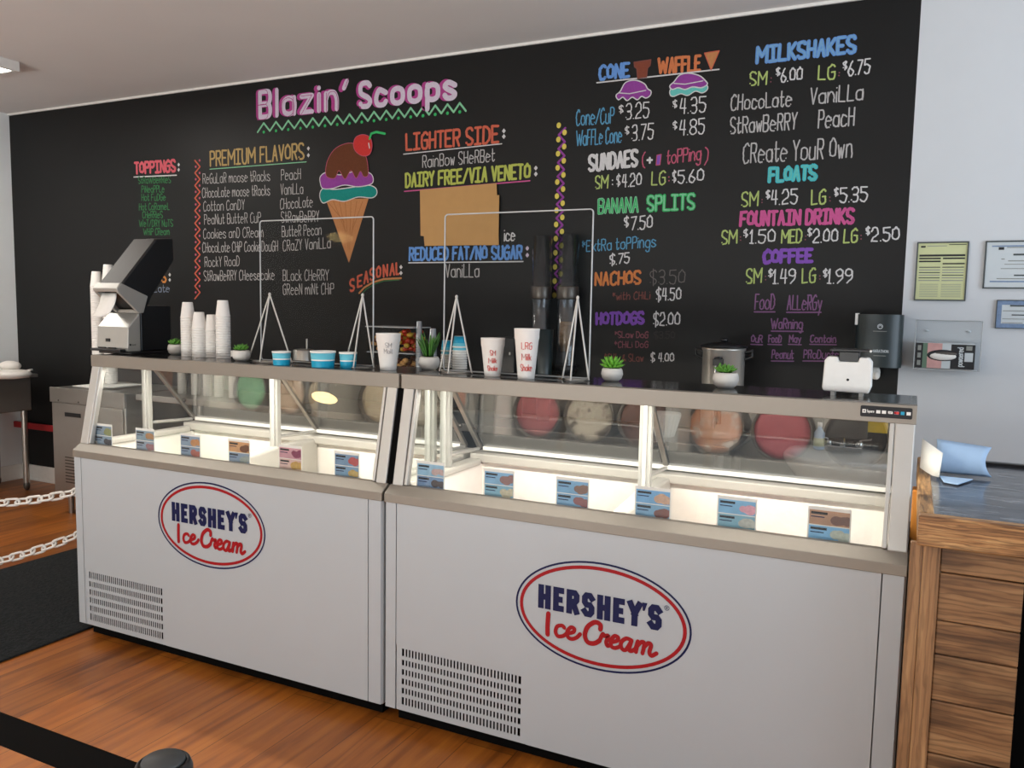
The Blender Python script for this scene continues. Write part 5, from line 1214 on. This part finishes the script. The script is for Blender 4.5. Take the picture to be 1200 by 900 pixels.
# two tall foam stacks behind the napkin dispensers
base = cup_mesh(.042, .030, .11, 'foam').build('foam_cup', loc=(0, 0, 0)); first = True
for (u, top, nm) in ((114, 318, 'left'), (128, 308, 'right')):
    y = 4.0; X = aty(u, 360, y).x; zt2 = aty(u, top, y).z; zb2 = zt_+.02
    n = int((zt2-zb2-.11)/.016)+1
    for k in range(n):
        o = base if first else base.copy()
        if not first: COL.objects.link(o)
        first = False
        o.location = (X, y, zb2+k*.016); tag(o, ('topmost foam cup of the ' if k == n-1 else 'foam cup nested in the ')+f'{nm} tall stack behind the napkin dispensers', 'cup', f'foam cups of the {nm} tall stack behind the dispensers')
# chains
def chain(p0, p1, sag, label):
    p0, p1 = V(p0), V(p1); t_n = int((p1-p0).length/.054); b = MB()
    def pos(f): q = p0.lerp(p1, f); q.z -= sag*4*f*(1-f); return q
    for i in range(t_n):
        a, c_ = pos(i/t_n), pos((i+1)/t_n); d = (c_-a).normalized(); mid = (a+c_)/2
        s_ = d.cross(V((0, 0, 1))).normalized(); n_ = s_.cross(d)
        w_ = (n_ if i % 2 else s_*.8+n_*.6).normalized(); pts = []
        L2, W2_ = .021, .0155
        for k in range(16):
            an = 2*math.pi*k/16; cx2 = math.cos(an); pts.append(mid+d*((L2 if cx2 > 0 else -L2)+cx2*W2_)+w_*(math.sin(an)*W2_))
        b.tube(pts, .0058, 'chain', 6, True)
    o = b.build('plastic_chain'); tag(o, label, 'chain', 'white plastic barrier chains'); return o
chain((XL0-.006, 2.50, aty(88, 575, 2.40).z), aty(-110, 584, 2.15), .05, 'white plastic barrier chain, upper of the two')
chain((XL0-.006, 2.50, aty(88, 622, 2.40).z), aty(-110, 672, 2.15), .05, 'white plastic barrier chain, lower of the two')
b = MB(); e1, e2 = aty(-110, 584, 2.15), aty(-110, 672, 2.15); 
# floor mat
b = MB(); b.box(-4.5, -3.345, .4, 3.55, .0005, .012, 'mat'); o = b.build('floor_mat', bevel=.004); tag(o, 'charcoal runner mat on the wood floor left of the cabinets', 'mat')
# belt barrier in the foreground
pt = atz(191, 890, .97); px_, py_ = pt.x, pt.y
t = thing('belt_post', (px_, py_, 0), 'black belt barrier post at the bottom edge of the photo', 'barrier post')
b = MB(); b.lathe([(.16, 0), (.16, .012), (.05, .03), (.03, .05)], 'black', (px_, py_, 0), 32); b.build('base', t)
b = MB(); b.lathe([(.03, .04), (.03, .9)], 'black', (px_, py_, 0), 24); b.build('pole', t)
b = MB(); b.lathe([(.031, .895), (.034, .90), (.034, .958), (.031, .966), (.028, .968), (.027, .966), (0, .967)], 'black', (px_, py_, 0), 28); ho = b.build('head', t)
MT['cap'] = mat('grey_cap', '#3d3f3f', .45)
b = MB(); b.lathe([(.026, .967), (.024, .971), (0, .972)], 'cap', (px_, py_, 0), 28); b.build('cap', ho)
e = atz(-150, 779, .953)
b = MB(); d = V((e.x-px_, e.y-py_, 0)); st_ = V((px_, py_, 0))+d.normalized()*.036
b.bar(V((st_.x, st_.y, .929)), V((e.x, e.y, .929)), .002, .048, 'black_soft', d.cross(V((0, 0, 1)))); b.build('retractable_belt', t)

# ceiling lights
def clight(x0, x1, y0, y1, label):
    t = thing('ceiling_light', ((x0+x1)/2, (y0+y1)/2, Z1-.06), label, 'light')
    b = MB(); z = Z1-.06
    for (p, q, r_, s_) in ((x0, x1, y0, y0+.03), (x0, x1, y1-.03, y1), (x0, x0+.03, y0+.03, y1-.03), (x1-.03, x1, y0+.03, y1-.03)): b.box(p, q, r_, s_, z, Z1-.0005, 'trim')
    b.build('frame', t)
    b = MB(); b.box(x0+.03, x1-.03, y0+.03, y1-.03, z+.006, z+.012, 'panel_light'); b.build('diffuser', t)
c_ = atz(23, 84, Z1-.06)
clight(c_.x-.6, c_.x, c_.y-1.2, c_.y, 'flat square-edged ceiling light at the upper left')
lx, ly, lz = -5.48, -1.70, 2.214
t = thing('pendant_lamp', (lx, ly, lz-.06), 'warm glowing pendant lamp hanging near the shop front', 'lamp')
MT['dome'] = emit('pendant_glow', '#ffdf9a', 34)
b = MB(); b.ell((lx, ly, lz), .135, .135, .055, 'dome', 24, 10); b.build('glowing_shade', t)
b = MB(); b.lathe([(.05, lz+.05), (.02, lz+.09), (.006, lz+.1), (.006, Z1-.03), (.05, Z1-.03), (.05, Z1-.0005)], 'black', (lx, ly, 0), 14); b.build('cord', t)

for o in list(S.objects):
    if '_o' in o: del o['_o']
